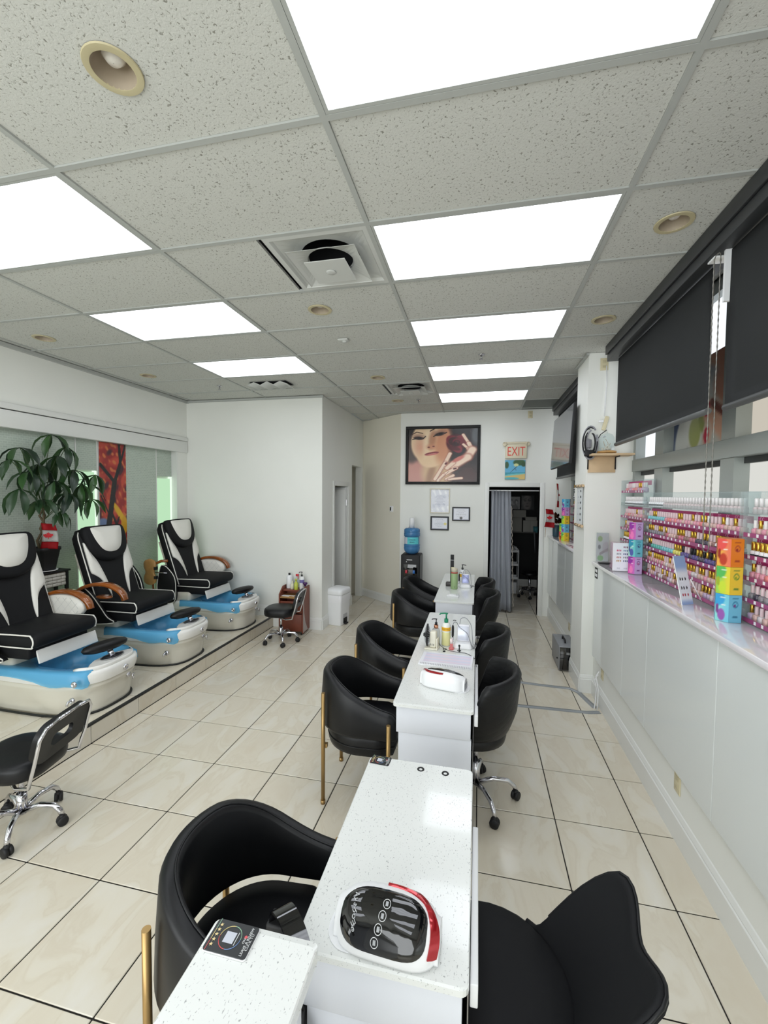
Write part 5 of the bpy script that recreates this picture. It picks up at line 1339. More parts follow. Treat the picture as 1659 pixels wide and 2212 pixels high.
for k in range(5): obj('magazine', MB().box(-.10, .10, -.14, .14, 0, .005, bev=.001, seg=1), mat('magazine_%d' % k, [(150, 70, 80), (222, 190, 196), (90, 50, 60), (200, 150, 160), (224, 214, 214)][k], .3), mgz, (random.uniform(-.012, .012), random.uniform(-.02, .02), .0055 * k), (0, 0, random.uniform(-.25, .25)))

# ================================================================== BACK WALL
def frame(label, name, cat, x, z, w, h, border, m, fn, nx, ny, mat_border=0.0, tilt=0.0, y=YB, depth=.022):
    t = thing(name, label, cat, (x, y - .001, z))
    t.rotation_euler = (0, radians(tilt), 0)
    fr = MB()
    fr.box(-w / 2, w / 2, -depth, 0, h / 2 - border, h / 2, bev=.003).box(-w / 2, w / 2, -depth, 0, -h / 2, -h / 2 + border, bev=.003)
    fr.box(-w / 2, -w / 2 + border, -depth, 0, -h / 2 + border, h / 2 - border, bev=.003).box(w / 2 - border, w / 2, -depth, 0, -h / 2 + border, h / 2 - border, bev=.003)
    obj('frame', fr, m, t); picture('print', w - 2 * border + .002, h - 2 * border + .002, nx, ny, fn, t, (0, -.006, 0))
    obj('backing', MB().box(-w / 2 + .004, w / 2 - .004, -.004, -.0005, -h / 2 + .004, h / 2 - .004), M_BLACKM, t)
    return t
def paint_face(u, v):
    im = np.tile(C(28, 20, 20), (len(u), 1))
    im = over(im, sm(v, .45, .2) * sm(u, .75, .3), C(196, 130, 112)); im = over(im, ell(u, v, .10, .15, .22, .28, soft=.4), C(204, 142, 128))
    im = over(im, ell(u, v, .05, .62, .10, .25, soft=.3), C(70, 50, 44))
    im = over(im, ell(u, v, .42, .18, .22, .32, soft=.3), C(214, 178, 138)); im = over(im, ell(u, v, .33, .12, .05, .22, -.2, soft=.8) * .6, C(130, 80, 52))
    im = over(im, ell(u, v, .32, .78, .28, .42, -.12, soft=.07), C(238, 206, 168)); im = over(im, ell(u, v, .36, .52, .21, .26, -.5, soft=.1), C(236, 202, 160))
    im = over(im, ell(u, v, .52, .70, .13, .36, -.05, soft=.4) * .8, C(204, 132, 96)); im = over(im, ell(u, v, .17, .66, .07, .14, soft=.9) * .6, C(214, 140, 116))
    im = over(im, ell(u, v, .28, .80, .05, .30, -.1, soft=.6) * .5, C(250, 228, 196)); im = over(im, ell(u, v, .35, .80, .05, .16, -.1, soft=.6) * .7, C(170, 106, 76))
    im = over(im, ell(u, v, .34, .66, .07, .055, soft=.6) * .8, C(206, 140, 108)); im = over(im, ell(u, v, .30, .655, .02, .014), C(120, 60, 50)); im = over(im, ell(u, v, .37, .67, .018, .012), C(120, 60, 50))
    for cx, cy, a in ((.15, .83, -.12), (.46, .90, .25)):
        im = over(im, ell(u, v, cx, cy + .03, .09, .045, a, .6) * .6, C(150, 110, 96)); im = over(im, ell(u, v, cx, cy, .075, .032, a, .3), C(60, 42, 40)); im = over(im, ell(u, v, cx + .01, cy + .005, .03, .018, a), C(26, 16, 16))
        im = over(im, seg(u, v, cx - .09, cy - .03 - a * .05, cx - .04, cy - .01, .008), C(20, 14, 14)); im = over(im, seg(u, v, cx + .07, cy + .0 + a * .04, cx + .10, cy + .03, .008), C(20, 14, 14))
    im = over(im, seg(u, v, .05, .90, .12, .945, .007), C(60, 36, 30)); im = over(im, seg(u, v, .12, .945, .21, .92, .007), C(60, 36, 30)); im = over(im, seg(u, v, .32, .96, .38, 1.0, .008), C(50, 30, 26))
    im = over(im, ell(u, v, .345, .535, .105, .030, .22, .15), C(150, 52, 56)); im = over(im, ell(u, v, .35, .522, .08, .018, .2, .4), C(206, 116, 110)); im = over(im, seg(u, v, .25, .525, .44, .56, .004), C(80, 20, 24))
    im = over(im, sm(u, .60, .72) * sm(v, .1, .3), C(24, 14, 18)); im = over(im, ell(u, v, .86, .10, .16, .2, soft=.5), C(60, 18, 16))
    im = over(im, ell(u, v, .98, .88, .07, .2, soft=.5), C(88, 92, 96))
    for k, (dx, dy, rx, ry, c_) in enumerate(((0, 0, .145, .165, (74, 8, 20)), (-.05, .04, .085, .11, (120, 20, 38)), (.06, .03, .08, .12, (104, 14, 30)), (.0, -.08, .12, .07, (130, 26, 44)), (-.03, -.10, .09, .035, (84, 10, 24)), (.05, .09, .08, .05, (124, 22, 40)), (-.02, .02, .085, .10, (62, 6, 16)), (.02, .03, .06, .075, (112, 16, 34)), (.0, .0, .045, .055, (50, 4, 12)), (.01, .015, .03, .03, (90, 12, 28)), (0, 0, .012, .018, (24, 2, 6)))):
        im = over(im, ell(u, v, .70 + dx, .73 + dy, rx, ry, k * .7, .12), C(*c_))
    SK, SH = C(246, 218, 194), C(168, 92, 74)
    for a, b, c, d, w in ((.795, .88, .875, .72, .020), (.875, .72, .925, .60, .028), (.80, .70, .87, .62, .018), (.87, .62, .92, .54, .026), (.93, .60, .86, .46, .055), (.86, .46, .66, .30, .058), (.66, .36, .57, .26, .030), (.61, .53, .545, .36, .026), (.545, .36, .40, .05, .026), (.70, .26, .52, .13, .026), (.52, .13, .44, .02, .022), (.66, .12, .56, .05, .022), (.78, .07, .60, .05, .020)):
        im = over(im, seg(u, v, a, b, c, d, w * 1.35) * .75, SH); im = over(im, seg(u, v, a, b, c, d, w), SK)
    for a, b, c, d in ((.60, .20, .46, .03), (.535, .30, .42, .03), (.66, .085, .54, .03)): im = over(im, seg(u, v, a, b, c, d, .004) * .6, C(110, 60, 50))
    im = over(im, ell(u, v, .73, .43, .10, .035, .6, .4), C(206, 116, 104)); im = over(im, ell(u, v, .555, .345, .026, .018, 1.0), C(96, 14, 24)); im = over(im, ell(u, v, .685, .25, .03, .016, .4), C(90, 14, 24))
    return im
frame('large black-framed portrait of a woman holding a dark red rose', 'framed_portrait', 'picture', -.585, 2.574, 1.222, .962, .045, M_BLACKM, paint_face, 240, 190, depth=.03)
def paint_doc(border, ink, seal=None, glare=True):
    def fn(u, v):
        im = np.tile(C(226, 228, 236), (len(u), 1)); inb = ((u < .05) | (u > .95) | (v < .05) | (v > .95)); im = over(im, inb * 1.0 * border, C(120, 124, 140))
        for k, (y_, w_) in enumerate(((.82, .25), (.70, .30), (.60, .18), (.50, .30), (.42, .34), (.30, .26), (.22, .14))): im = over(im, (np.abs(v - y_) < .014) * (np.abs(u - .5) < w_) * (np.sin(u * 160 + k) > -.4) * .55, C(*ink))
        if seal: im = over(im, ell(u, v, seal[0], seal[1], .09, .11), C(*seal[2]))
        return im
    return fn
def paint_foil(u, v):
    n = noise2(u, v, 4, 3); im = np.tile(C(222, 224, 232), (len(u), 1)); im = over(im, sm(n, .2, .45), C(246, 247, 250)); im = over(im, sm(-n, .35, .6) * .5, C(186, 190, 204))
    for k in range(9): im = over(im, (np.abs(v - (.74 - .05 * k)) < .01) * (np.abs(u - .5) < .18 + .06 * (k % 3)) * .4, C(120, 124, 150))
    return im
frame('cream-framed certificate under crinkled plastic, above the smaller black frame', 'framed_certificate', 'certificate', -.615, 1.822, .328, .412, .016, mat('cream_frame', (226, 220, 200), .4), paint_foil, 50, 60)
frame('black-framed blue-white certificate nearest the water cooler', 'framed_certificate', 'certificate', -.614, 1.448, .303, .232, .018, M_BLACKM, paint_doc(1, (100, 110, 130), (.84, .45, (226, 214, 130))), 60, 44)
frame('black-framed certificate with a dark seal, right of the cream frame', 'framed_certificate', 'certificate', -.264, 1.609, .289, .231, .016, M_BLACKM, paint_doc(1, (120, 120, 120), (.5, .16, (60, 60, 60))), 60, 44)
# exit sign
t = thing('exit_sign', 'cream EXIT sign with red letters and two small emergency lamps above the door', 'exit sign', (.58, YB, 2.635))
M_EXB = mat('cream_exit_box', (226, 216, 190), .4)
obj('sign_box', MB().box(-.165, .165, -.05, -.001, -.125, .10, bev=.006), M_EXB, t)
obj('lamp_housing', MB().box(-.165, .165, -.055, -.001, .101, .135, bev=.008), M_EXB, t)
text('sign_letters', 'EXIT', .205, mat('exit_red', (222, 74, 58), .4), t, (0, -.0515, -.022), (radians(90), 0, 0), depth=.001, sx=.66)
for s in (-1, 1):
    obj('emergency_lamp', MB().lathe([(.02, 0), (.032, .02), (.034, .045), (.028, .048), (.022, .04), (.001, .038)], seg=16, M=Matrix.Translation((s * .16, -.03, .105)) @ Matrix.Rotation(radians(100), 4, 'X') @ Matrix.Rotation(radians(s * 25), 4, 'Y')), M_EXB, t)
def paint_beach(u, v):
    im = np.tile(C(96, 178, 216), (len(u), 1)); im = over(im, sm(v, .38, .34), C(50, 150, 170)); im = over(im, ell(u, v, .5, .25, .6, .05, .1), C(110, 200, 205)); im = over(im, sm(.18 + .12 * u - v, 0, .03), C(222, 194, 120)); im = over(im, ell(u, v, .3, .05, .4, .06), C(80, 180, 190))
    im = over(im, ell(u, v, .7, .88, .30, .16) , C(50, 92, 52)); im = over(im, ell(u, v, .92, .78, .12, .12), C(40, 80, 46)); im = over(im, ell(u, v, .08, .75, .10, .18), C(44, 84, 50)); im = over(im, ell(u, v, .55, .75, .12, .08), C(214, 222, 160))
    im = over(im, seg(u, v, .28, .38, .60, .68, .012), C(40, 50, 50)); im = over(im, seg(u, v, .5, .6, .55, .48, .01), C(40, 50, 50))
    return im
t = thing('canvas_print', 'small square palm beach canvas hanging just under the EXIT sign', 'picture', (.572, YB, 2.33)); obj('canvas', MB().box(-.155, .155, -.02, -.001, -.155, .155, bev=.004), mat('canvas_edge', (70, 120, 140), .6), t); picture('print', .305, .305, 40, 40, paint_beach, t, (0, -.0206, 0))
t = thing('thermostat', 'small white thermostat with dark screen on the angled wall', 'thermostat', (0, 0, 0)); td = (MD @ Matrix.Translation((dl_ - .22, -.001, 1.67))); t.matrix_world = td
obj('body', MB().box(-.035, .045, -.018, 0, -.05, .05, bev=.004), M_WHITE, t); obj('screen', MB().box(-.026, .006, -.0195, -.0182, -.03, .03), M_BLACKM, t)
# curtain in the doorway
t = thing('door_curtain', 'grey pleated curtain with ragged trim gathered in the left of the back doorway', 'curtain', (.20, YB + .05, 0))
N = 90; rings = []
mb = MB(); vs = []; fs = []
for j in range(15):
    z = .035 + 1.965 * j / 14; wv = 1 + .22 * (1 - z / 2.0)
    for i in range(N + 1):
        u = i / N; x = .315 * wv * u + .012 * sin(u * 30 + z); y = .030 * sin(u * 2 * pi * 5.5) * (1.05 - .2 * z / 2) + .006 * sin(z * 5 + u * 9)
        vs.append((x, y, z + (.012 * sin(u * 12) if j == 0 else 0)))
for j in range(14):
    for i in range(N): a = j * (N + 1) + i; fs.append((a, a + 1, a + N + 2, a + N + 1))
mb._faces(vs, fs, 0, True); bmesh.ops.solidify(mb.bm, geom=list(mb.bm.faces), thickness=.0015); obj('pleated_cloth', mb, mat('grey_satin_curtain', (214, 218, 226), .5), t)
obj('fringe', MB().tube([(.315 * (1 + .22 * (1 - z / 2)) + .012 + .006 * sin(z * 60), 0, z) for z in np.linspace(.1, 1.75, 70)], [.004 + .003 * (k % 2) for k in range(70)], seg=5), mat('beige_fringe', (190, 180, 168), .8), t)
tag(obj('curtain_rod', MB().tube([(.180, YB + .05, 2.00), (.956, YB + .05, 2.00)], .012, seg=10), M_WHITE), 'white tension rod across the top of the back doorway', 'curtain rod')
# back room contents
t = thing('wall_shelf', 'dark shelf with white boxes and small jars in the dark back room', 'shelf', (.85, 9.395, 1.165))
obj('board', MB().box(-.30, .36, -.22, -.002, -.02, 0), mat('grey_shelf', (96, 94, 90), .6), t)
bx = [(.60, 1.166, .16, .30), (.80, 1.166, .20, .30), (1.0, 1.166, .15, .24), (1.14, 1.166, .13, .24), (.65, 1.4665, .12, .15), (.85, 1.4665, .26, .15), (1.08, 1.407, .22, .07)]
for k, (x, z, w, h) in enumerate(bx):
    tag(obj('storage_box', MB().box(-w / 2, w / 2, -.09, .09, 0, h, bev=.003), mat('pale_box', (170, 168, 160), .6), None, (x, 9.28, z + .0005)), ['pale box leftmost on the back room shelf', 'pale box second from left on the back room shelf', 'pale box third along the back room shelf', 'pale box at the right of the back room shelf', 'small pale box stacked top left in the back room', 'wide pale box stacked in the middle of the back room shelf', 'flat pale box stacked on the right in the back room'][k], 'box', 'boxes on the back room shelf')
def paint_bw1(u, v):
    im = np.tile(C(150, 150, 150), (len(u), 1))
    for cx in (.5, .78): im = over(im, ell(u, v, cx, .58, .11, .24), C(50, 50, 50)); im = over(im, ell(u, v, cx + .03, .52, .06, .16), C(190, 190, 190)); im = over(im, ell(u, v, cx - .06, .08, .2, .28), C(90, 90, 90))
    return im
def paint_bw2(u, v):
    im = np.tile(C(40, 40, 42), (len(u), 1)); im = over(im, ell(u, v, .45, .5, .34, .6, soft=.3), C(120, 112, 108))
    for cx in (.28, .62): im = over(im, ell(u, v, cx, .64, .10, .05), C(24, 24, 26)); im = over(im, seg(u, v, cx - .12, .74, cx + .12, .78, .02), C(24, 24, 26))
    im = over(im, ell(u, v, .45, .42, .05, .05), C(80, 74, 70)); im = over(im, ell(u, v, .45, .24, .13, .04), C(60, 40, 40)); return im
t = thing('wall_print', 'black and white print of two figures in the dark back room', 'picture', (.70, 9.39, 1.76)); obj('board', MB().box(-.17, .17, 0, .008, -.13, .13), M_WHITE, t); picture('print', .335, .255, 30, 24, paint_bw1, t, (0, -.001, 0))
t = thing('wall_print', 'dark close-up face print in the back room, right of the other print', 'picture', (1.03, 9.39, 1.77)); obj('board', MB().box(-.13, .13, 0, .008, -.15, .15), M_BLACKM, t); picture('print', .255, .295, 26, 30, paint_bw2, t, (0, -.001, 0))
t = thing('trolley', 'white three-tier trolley with bottles in the back room behind the curtain', 'trolley', (.62, 8.62, 0))
for z in (.30, .56, .82): obj('tray', MB().box(-.2, .16, -.14, .14, z, z + .006).box(-.2, -.196, -.14, .14, z, z + .045).box(.156, .16, -.14, .14, z, z + .045).box(-.2, .16, -.14, -.136, z, z + .045).box(-.2, .16, .136, .14, z, z + .045), M_WHITE, t)
obj('bin_box', MB().box(-.18, .14, -.12, .12, .02, .24, bev=.006), M_WHITE, t)
for y in (-.14, .14): obj('frame_tube', MB().tube([(.165, y, .03), (.165, y, .86), (.14, y, .90), (.08, y, .92)], .010, seg=8).tube([(-.20, y, .03), (-.20, y, .86)], .010, seg=8), M_WHITE, t)
for k in range(9):
    z = .827 if k < 6 else .567; c = [(220, 214, 206), (190, 186, 180), (230, 228, 224)][k % 3]
    tag(obj('small_bottle', MB().lathe([(.02, 0), (.024, .006), (.024, .05), (.010, .062), (.010, .08)], seg=10), mat('pale_bottle_%d' % (k % 3), c, .3), None, (.48 + .045 * (k % 6), 8.58 + .05 * (k % 2), z)), 'small pale bottle on the back room trolley', 'bottle', 'small bottles on the back room trolley')
t = thing('rolling_stool', 'black rolling stool with chrome ring base in the dark back room', 'stool', (.98, 8.36, 0))
star_base(t, .20, .13, .012, a0=.9)
obj('foot_ring', MB().tube([(.135 * cos(a), .135 * sin(a), .165) for a in np.linspace(0, 2 * pi, 28, endpoint=False)], .009, seg=6, closed=True), M_BLACKM, t)
obj('gas_lift', MB().cyl((0, 0, .1), .02, .32, seg=12), M_CHROME, t); obj('seat', MB().lathe([(.14, .42), (.17, .435), (.17, .47), (.14, .49), (.01, .495)], seg=24), M_BLACK, t)
t = thing('hanging_cloth', 'dim teal cup and hanging sash at the right of the back room shelf', 'container', (1.17, 9.15, 1.166)); obj('cup', MB().lathe([(.045, 0), (.05, .12), (.046, .12), (.042, .01)], seg=16), mat('dull_teal', (70, 140, 150), .5), t); obj('sash', MB().tube([(-.03, -.055, .02), (-.02, -.06, -.20), (-.01, -.06, -.42)], [.018, .012, .004], seg=6), mat('grey_sash', (120, 124, 126), .6), t)

# ---- water cooler
t = thing('water_cooler', 'black water cooler with red and blue taps against the back wall', 'water cooler', (-1.04, 6.86, 0))
obj('cabinet', MB().box(-.155, .155, -.15, .16, .01, .955, bev=.015), M_BLACKM, t); obj('side_panel', MB().box(.1555, .159, -.14, .155, .02, .94), mat('dark_grey_side', (84, 86, 88), .5), t)
obj('tap_recess', MB().box(-.11, .11, -.153, -.1505, .60, .80, bev=.001), M_BLACKG, t)
obj('hot_tap', MB().box(-.078, -.044, -.185, -.154, .66, .71, bev=.004), mat('tap_red', (190, 40, 60), .3), t); obj('cold_tap', MB().box(.044, .078, -.185, -.154, .66, .71, bev=.004), mat('tap_blue', (40, 110, 190), .3), t)
obj('indicator', MB().box(-.06, .03, -.1535, -.1515, .868, .880).box(-.07, -.055, -.1535, -.1515, .835, .848), M_WHITE, t); obj('cup_light', MB().box(-.08, -.05, -.1535, -.1535 + .002, .585, .598), M_WHITE, t)
t = thing('water_bottle', 'large blue water jug standing upside down on the black cooler', 'water jug', (-1.04, 6.86, .956))
obj('jug', MB().lathe([(.06, 0), (.10, .018), (.125, .055), (.132, .10), (.127, .12), (.132, .135), (.132, .15), (.122, .155), (.122, .285), (.132, .29), (.132, .34), (.127, .35), (.131, .36), (.128, .40), (.10, .42), (.02, .425)], seg=36), M_WATER, t)
mb = MB(); rings = [[(.1235 * cos(a), .1235 * sin(a), z) for a in np.linspace(radians(-150), radians(-25), 22)] for z in (.165, .278)]; mb.loft(rings, closed=False, cap=(False, False)); obj('label', mb, mat('aqua_label', (96, 206, 214), .4), t)
mb = MB(); rings = [[(.1242 * cos(a), .1242 * sin(a), z) for a in np.linspace(radians(-150), radians(-118), 8)] for z in (.168, .275)]; mb.loft(rings, closed=False, cap=(False, False)); obj('label_side', mb, mat('pale_label', (206, 212, 226), .4), t)
for z, s_ in ((.238, 'CANADIAN'), (.198, 'SPRINGS')): text('label_words', s_, .030, mat('label_ink', (10, 90, 110), .5), t, (.02, -.1275, z), (radians(90), 0, radians(6)), depth=.0005, sx=.7)
tag(obj('paper_cups', MB().lathe([(.045, 0), (.038, .155), (.030, .16)], seg=20), M_WHITE, None, (-1.045, 6.86, 1.3815)), 'stack of white paper cups upside down on top of the blue jug', 'cups')

# ---- trash can and pedicure cart
t = thing('trash_can', 'white pedal bin with bag folded over the rim at the wall corner', 'trash can', (-2.0, 5.97, 0), radians(-12))
M_ = MB(); M_.loft([[(x * k, y * k, z) for x, y in rrect(.25, .30, .03, 4)] for k, z in ((.88, .0), (.90, .01), (1, .43), (1.0, .45))]); obj('bin_body', M_, M_WHITE, t)
M_ = MB(); M_.loft([[(x * k, y * k, z + zz * (x > 0)) for x, y in rrect(.27, .32, .05, 5)] for k, z, zz in ((.98, .452, 0), (1, .46, 0), (1, .50, 0), (.93, .53, 0), (.6, .545, 0), (.2, .55, 0))]); obj('lid', M_, M_WHITE, t)
r = []
for kk, z in ((1.005, .448), (1.03, .435), (1.035, .39), (1.012, .345)):
    o_ = rrect(.25, .30, .03, 6); r.append([(x * kk, y * kk, z + (.028 * sin(i * .9) if z < .36 else .004 * sin(i * 1.7))) for i, (x, y) in enumerate(o_)])
M_ = MB(); M_.loft(r, cap=(False, False)); obj('bag_rim', M_, mat('white_bag', (240, 240, 242), .35), t)
obj('pedal', MB().box(.10, .15, -.04, .04, .01, .03, bev=.004).box(.11, .122, -.05, .05, .03, .10), M_BLACKM, t); obj('foot_recess', MB().box(.112, .1175, -.06, .06, .09, .16), mat('bin_grey', (190, 190, 192), .5), t)
t = thing('pedicure_cart', 'brown mahogany pedicure cart with open shelf beside the far stool', 'cart', (-2.46, 5.43, 0), radians(3))
pl = [(-.14, .03), (.12, .03), (.16, .06), (.12, .22), (.06, .36), (.07, .48), (.16, .56), (.16, .60), (-.14, .60)]
W2 = .165
for s in (-1, 1):
    p2 = [(-.145, .03), (.145, .03), (.145, .60), (.06, .625), (-.145, .55)]
    obj('side_panel', MB().prism([(y, z) for y, z in [(-.13, .03), (.13, .03), (.13, .64), (.0, .64), (-.13, .55)]], 'x', s * W2 - .009, s * W2 + .009), M_MAHOG, t)
    obj('curved_inset', MB().prism([(-.128, .04), (.05, .04), (-.04, .16), (-.09, .30), (-.10, .44), (-.128, .46)], 'x', s * (W2 + .0092) , s * (W2 + .0105)), mat('grey_inset', (178, 166, 162), .5), t)
obj('top_board', MB().box(-W2 + .01, W2 - .01, -.02, .125, .575, .592), M_MAHOG, t); obj('work_tray', MB().box(-W2 + .01, W2 - .01, -.127, .12, .50, .514), M_TAN, t)
dw = obj('drawer_front', MB().box(-W2 + .012, W2 - .012, -.128, -.115, .30, .46, bev=.003), M_MAHOG, t); obj('drawer_pull', MB().tube([(-.05, -.13, .40), (-.05, -.15, .40), (.05, -.15, .40), (.05, -.13, .40)], .004, seg=6), M_STEEL, dw)
obj('lower_door', MB().box(-W2 + .012, W2 - .012, -.128, -.115, .05, .285, bev=.003), M_MAHOG, t); obj('inner_shelf', MB().box(-W2 + .01, W2 - .01, -.11, .12, .06, .07).box(-W2 + .01, W2 - .01, .115, .125, .05, .60), M_MAHOG, t)
for a in (-.14, .14):
    for b in (-.1, .1): obj('caster', MB().lathe([(.014, -.008), (.016, -.006), (.016, .006), (.014, .008)], seg=12, M=Matrix.Translation((a, b, .016)) @ Matrix.Rotation(radians(90), 4, 'Y')), M_BLACKM, t)
tag(obj('hand_tools', MB().tube([(-.08, 0, .003), (.09, .03, .003)], .0035, seg=6).tube([(-.06, .03, .003), (.07, -.02, .006)], .004, seg=6).box(-.11, .0, -.03, .03, .0, .006), M_WHITE, None, (-2.50, 5.37, .5145)), 'white files and tools lying on the tan tray of the brown cart', 'tools')
def bottle(name, label, loc, prof, m, extras=(), cat='bottle', rz=0, group=None, seg=20):
    t = thing(name, label, cat, loc, rz, group); obj('bottle_body', MB().lathe(prof, seg=seg), m, t)
    for (n_, mb, mm) in extras: obj(n_, mb, mm, t)
    return t
def pump(z, c, d=(1, 0), s=1.0, m=None):
    return MB().cyl((0, 0, z), .016 * s, .03 * s, seg=14).cyl((0, 0, z + .03 * s), .006 * s, .04 * s, seg=8).tube([(-.012 * s * d[0], -.012 * s * d[1], z + .072 * s), (.01 * s * d[0], .01 * s * d[1], z + .074 * s), (.045 * s * d[0], .045 * s * d[1], z + .070 * s), (.052 * s * d[0], .052 * s * d[1], z + .06 * s)], .006 * s, seg=6)
ZT = .5925
bottle('lotion_bottle', 'tall white pump bottle with purple label on the brown cart', (-2.375, 5.49, ZT), [(.03, 0), (.033, .005), (.033, .15), (.024, .175), (.013, .18)], M_WHITE, (('label', MB().lathe([(.0335, .09), (.0335, .135)], seg=20, cap=(False, False)), mat('purple_label', (120, 110, 170), .5)), ('pump_head', pump(.18, 0, (-1, 0), .8), M_BLACKM)))
bottle('flat_bottle', 'white flat bottle with a black cap leftmost on the brown cart', (-2.575, 5.52, ZT), [(.040, 0), (.042, .005), (.042, .16), (.03, .18), (.014, .185)], M_WHITE, (('cap', MB().cyl((0, 0, .185), .015, .028, seg=12), M_BLACKM),))
bottle('squeeze_bottle', 'yellow-green bottle standing at the front of the brown cart', (-2.44, 5.445, ZT), [(.026, 0), (.028, .004), (.028, .09), (.012, .11), (.012, .13), (.016, .131), (.016, .15)], mat('lime_liquid', (196, 206, 80), .25, coat=.4))
bottle('small_jar', 'small clear white bottle between the white and the lime bottles', (-2.505, 5.46, ZT), [(.022, 0), (.024, .004), (.024, .07), (.010, .085), (.010, .115)], mat('milky_plastic', (222, 220, 196), .3))
bottle('spray_bottle', 'clear spray bottle with a red trigger behind the cart bottles', (-2.47, 5.53, ZT), [(.03, 0), (.032, .005), (.032, .12), (.014, .15), (.014, .17)], M_GLASS, (('trigger', MB().box(-.012, .03, -.012, .012, .17, .20, bev=.004).box(.018, .026, -.006, .006, .13, .17), mat('trigger_red', (206, 60, 70), .4)),))
bottle('brush_handle', 'small dark purple knob-shaped brush at the right of the cart', (-2.318, 5.47, .641), [(.014, 0), (.012, .015), (.03, .03), (.034, .045), (.022, .055), (.01, .056)], mat('deep_purple', (70, 30, 90), .25), cat='brush')

# ================================================================== THINGS ON THE DESKS
def uv_lamp(label, loc, rz):
    t = thing('nail_lamp', label, 'nail lamp', loc, rz, 'white and red nail lamps')
    A_ = .138; SEC = np.array([(-.072, .004), (-.075, .016), (-.071, .034), (-.058, .062), (-.036, .086), (-.008, .099), (.022, .102), (.050, .095), (.067, .080), (.074, .058), (.076, .03), (.075, .004)])
    SL = np.concatenate([[0], np.cumsum(np.linalg.norm(np.diff(SEC, axis=0), axis=1))]); SL = SL / SL[-1]
    def surf(x, q, off=0.0):
        r = min(1, abs(x) / A_); dy = max(.30, (1 - r ** 4.5)) ** .5; hz = 1 - .30 * r ** 2.6
        y = float(np.interp(q, SL, SEC[:, 0])) * dy; z = float(np.interp(q, SL, SEC[:, 1])) * hz
        v = Vector((x * .25, y, z - .03)); v.normalize(); return (x + v.x * off, y + v.y * off, z + v.z * off)
    global UV_SURF; UV_SURF = surf
    xs_ = [A_ * sin(pi / 2 * k / 12) for k in range(-12, 13)]
    mb = MB(); mb.loft([[surf(x, q) for q in np.linspace(0, 1, 30)] for x in xs_]); obj('housing', mb, M_WHITE, t)
    def spt(k, off, n=40, x0=-.006, ax=.114, q0=.325, aq=.245, m=3.6):
        o = []
        for i in range(n):
            a = 2 * pi * i / n; c, s_ = cos(a), sin(a)
            o.append(surf(x0 + ax * k * math.copysign(abs(c) ** (2 / m), c), q0 + aq * k * math.copysign(abs(s_) ** (2 / m), s_), off))
        return o
    mb = MB(); mb.loft([spt(1, -.002), spt(1, .0012), spt(.985, .0022), spt(.8, .0024), spt(.5, .0024), spt(.25, .0024), spt(.05, .0024)], cap=(False, True)); gp = obj('gloss_top_panel', mb, M_BLACKG, t)
    M_BTN = mat('dim_print', (170, 172, 174), .5)
    for k in range(4):
        q = .165 + .090 * k; xc = -.018 + .006 * k
        obj('touch_button', MB().tube([surf(xc + .0095 * cos(a), q + .036 * sin(a), .0032) for a in np.linspace(0, 2 * pi, 20, endpoint=False)], .0008, seg=4, closed=True), M_WHITE, gp)
        mb = MB(); mb.loft([[surf(xc + dx, q + dq, .0030) for dx, dq in ((-.0035, s_), (.0035, s_))] for s_ in (-.018, .018)], closed=False, cap=(False, False)); obj('button_mark', mb, M_BTN, gp)
    path = smooth_open([(-.012, .645), (.03, .645), (.075, .615), (.108, .54), (.1235, .40), (.1265, .26), (.122, .12)], 5); rings = []
    for i, (x, q) in enumerate(path):
        w = .010 + .035 * min(1, i / 14); rings.append([surf(x, q - w * .5, -.001), surf(x, q - w * .5, .003), surf(x + .001, q, .0055), surf(x + .002, q + w * .5 + .02, .0045), surf(x + .002, q + w * .5 + .03, -.001)] if x < .1 else
            [surf(x - .010, q, -.001), surf(x - .010, q, .003), surf(x, q, .007), surf(x + .0095, q, .006), surf(x + .0108, q, -.001)])
    mb = MB(); mb.loft(rings, cap=(True, True)); obj('red_trim', mb, M_RED, t, sharp=30)
    obj('base_plate', MB().loft([[(x, y, z) for x, y in rrect(.13, .135, .06, 8, -.095, 0)] for z in (.0003, .004)]), M_WHITE, t)
    obj('hand_opening', MB().box(-.1395, -.1375, -.030, .030, .006, .045, bev=.001), mat('silver_inside', (150, 152, 158), .3), t)
    return t
M_PRW = mat('print_white', (214, 216, 216), .4)
ul = uv_lamp('white nail lamp with black glossy top and red trim on the nearest desk', (-.212, 1.052, DZ + .0002), radians(-3))

for k, ch in enumerate('Ayshome'):
    q = .47 - .043 * k; p = Vector(UV_SURF(-.085 + .0015 * k, q, .0030)); n_ = (Vector(UV_SURF(-.085, q, .006)) - Vector(UV_SURF(-.085, q, .003))).normalized()
    xd = (Vector(UV_SURF(-.085, q - .02, .003)) - p); xd = (xd - n_ * xd.dot(n_)).normalized(); yd = n_.cross(xd)
    o = text('brand_letter', ch, .021, mat('print_letter', (200, 202, 204), .5), ul, (0, 0, 0), depth=.0004)
    o.matrix_local = Matrix(((xd.x, yd.x, n_.x, p.x), (xd.y, yd.y, n_.y, p.y), (xd.z, yd.z, n_.z, p.z), (0, 0, 0, 1)))
uv_lamp('white nail lamp with red side trim beside the open notebook on the middle desk', (-.185, 2.575, DZ + .0002), radians(168))
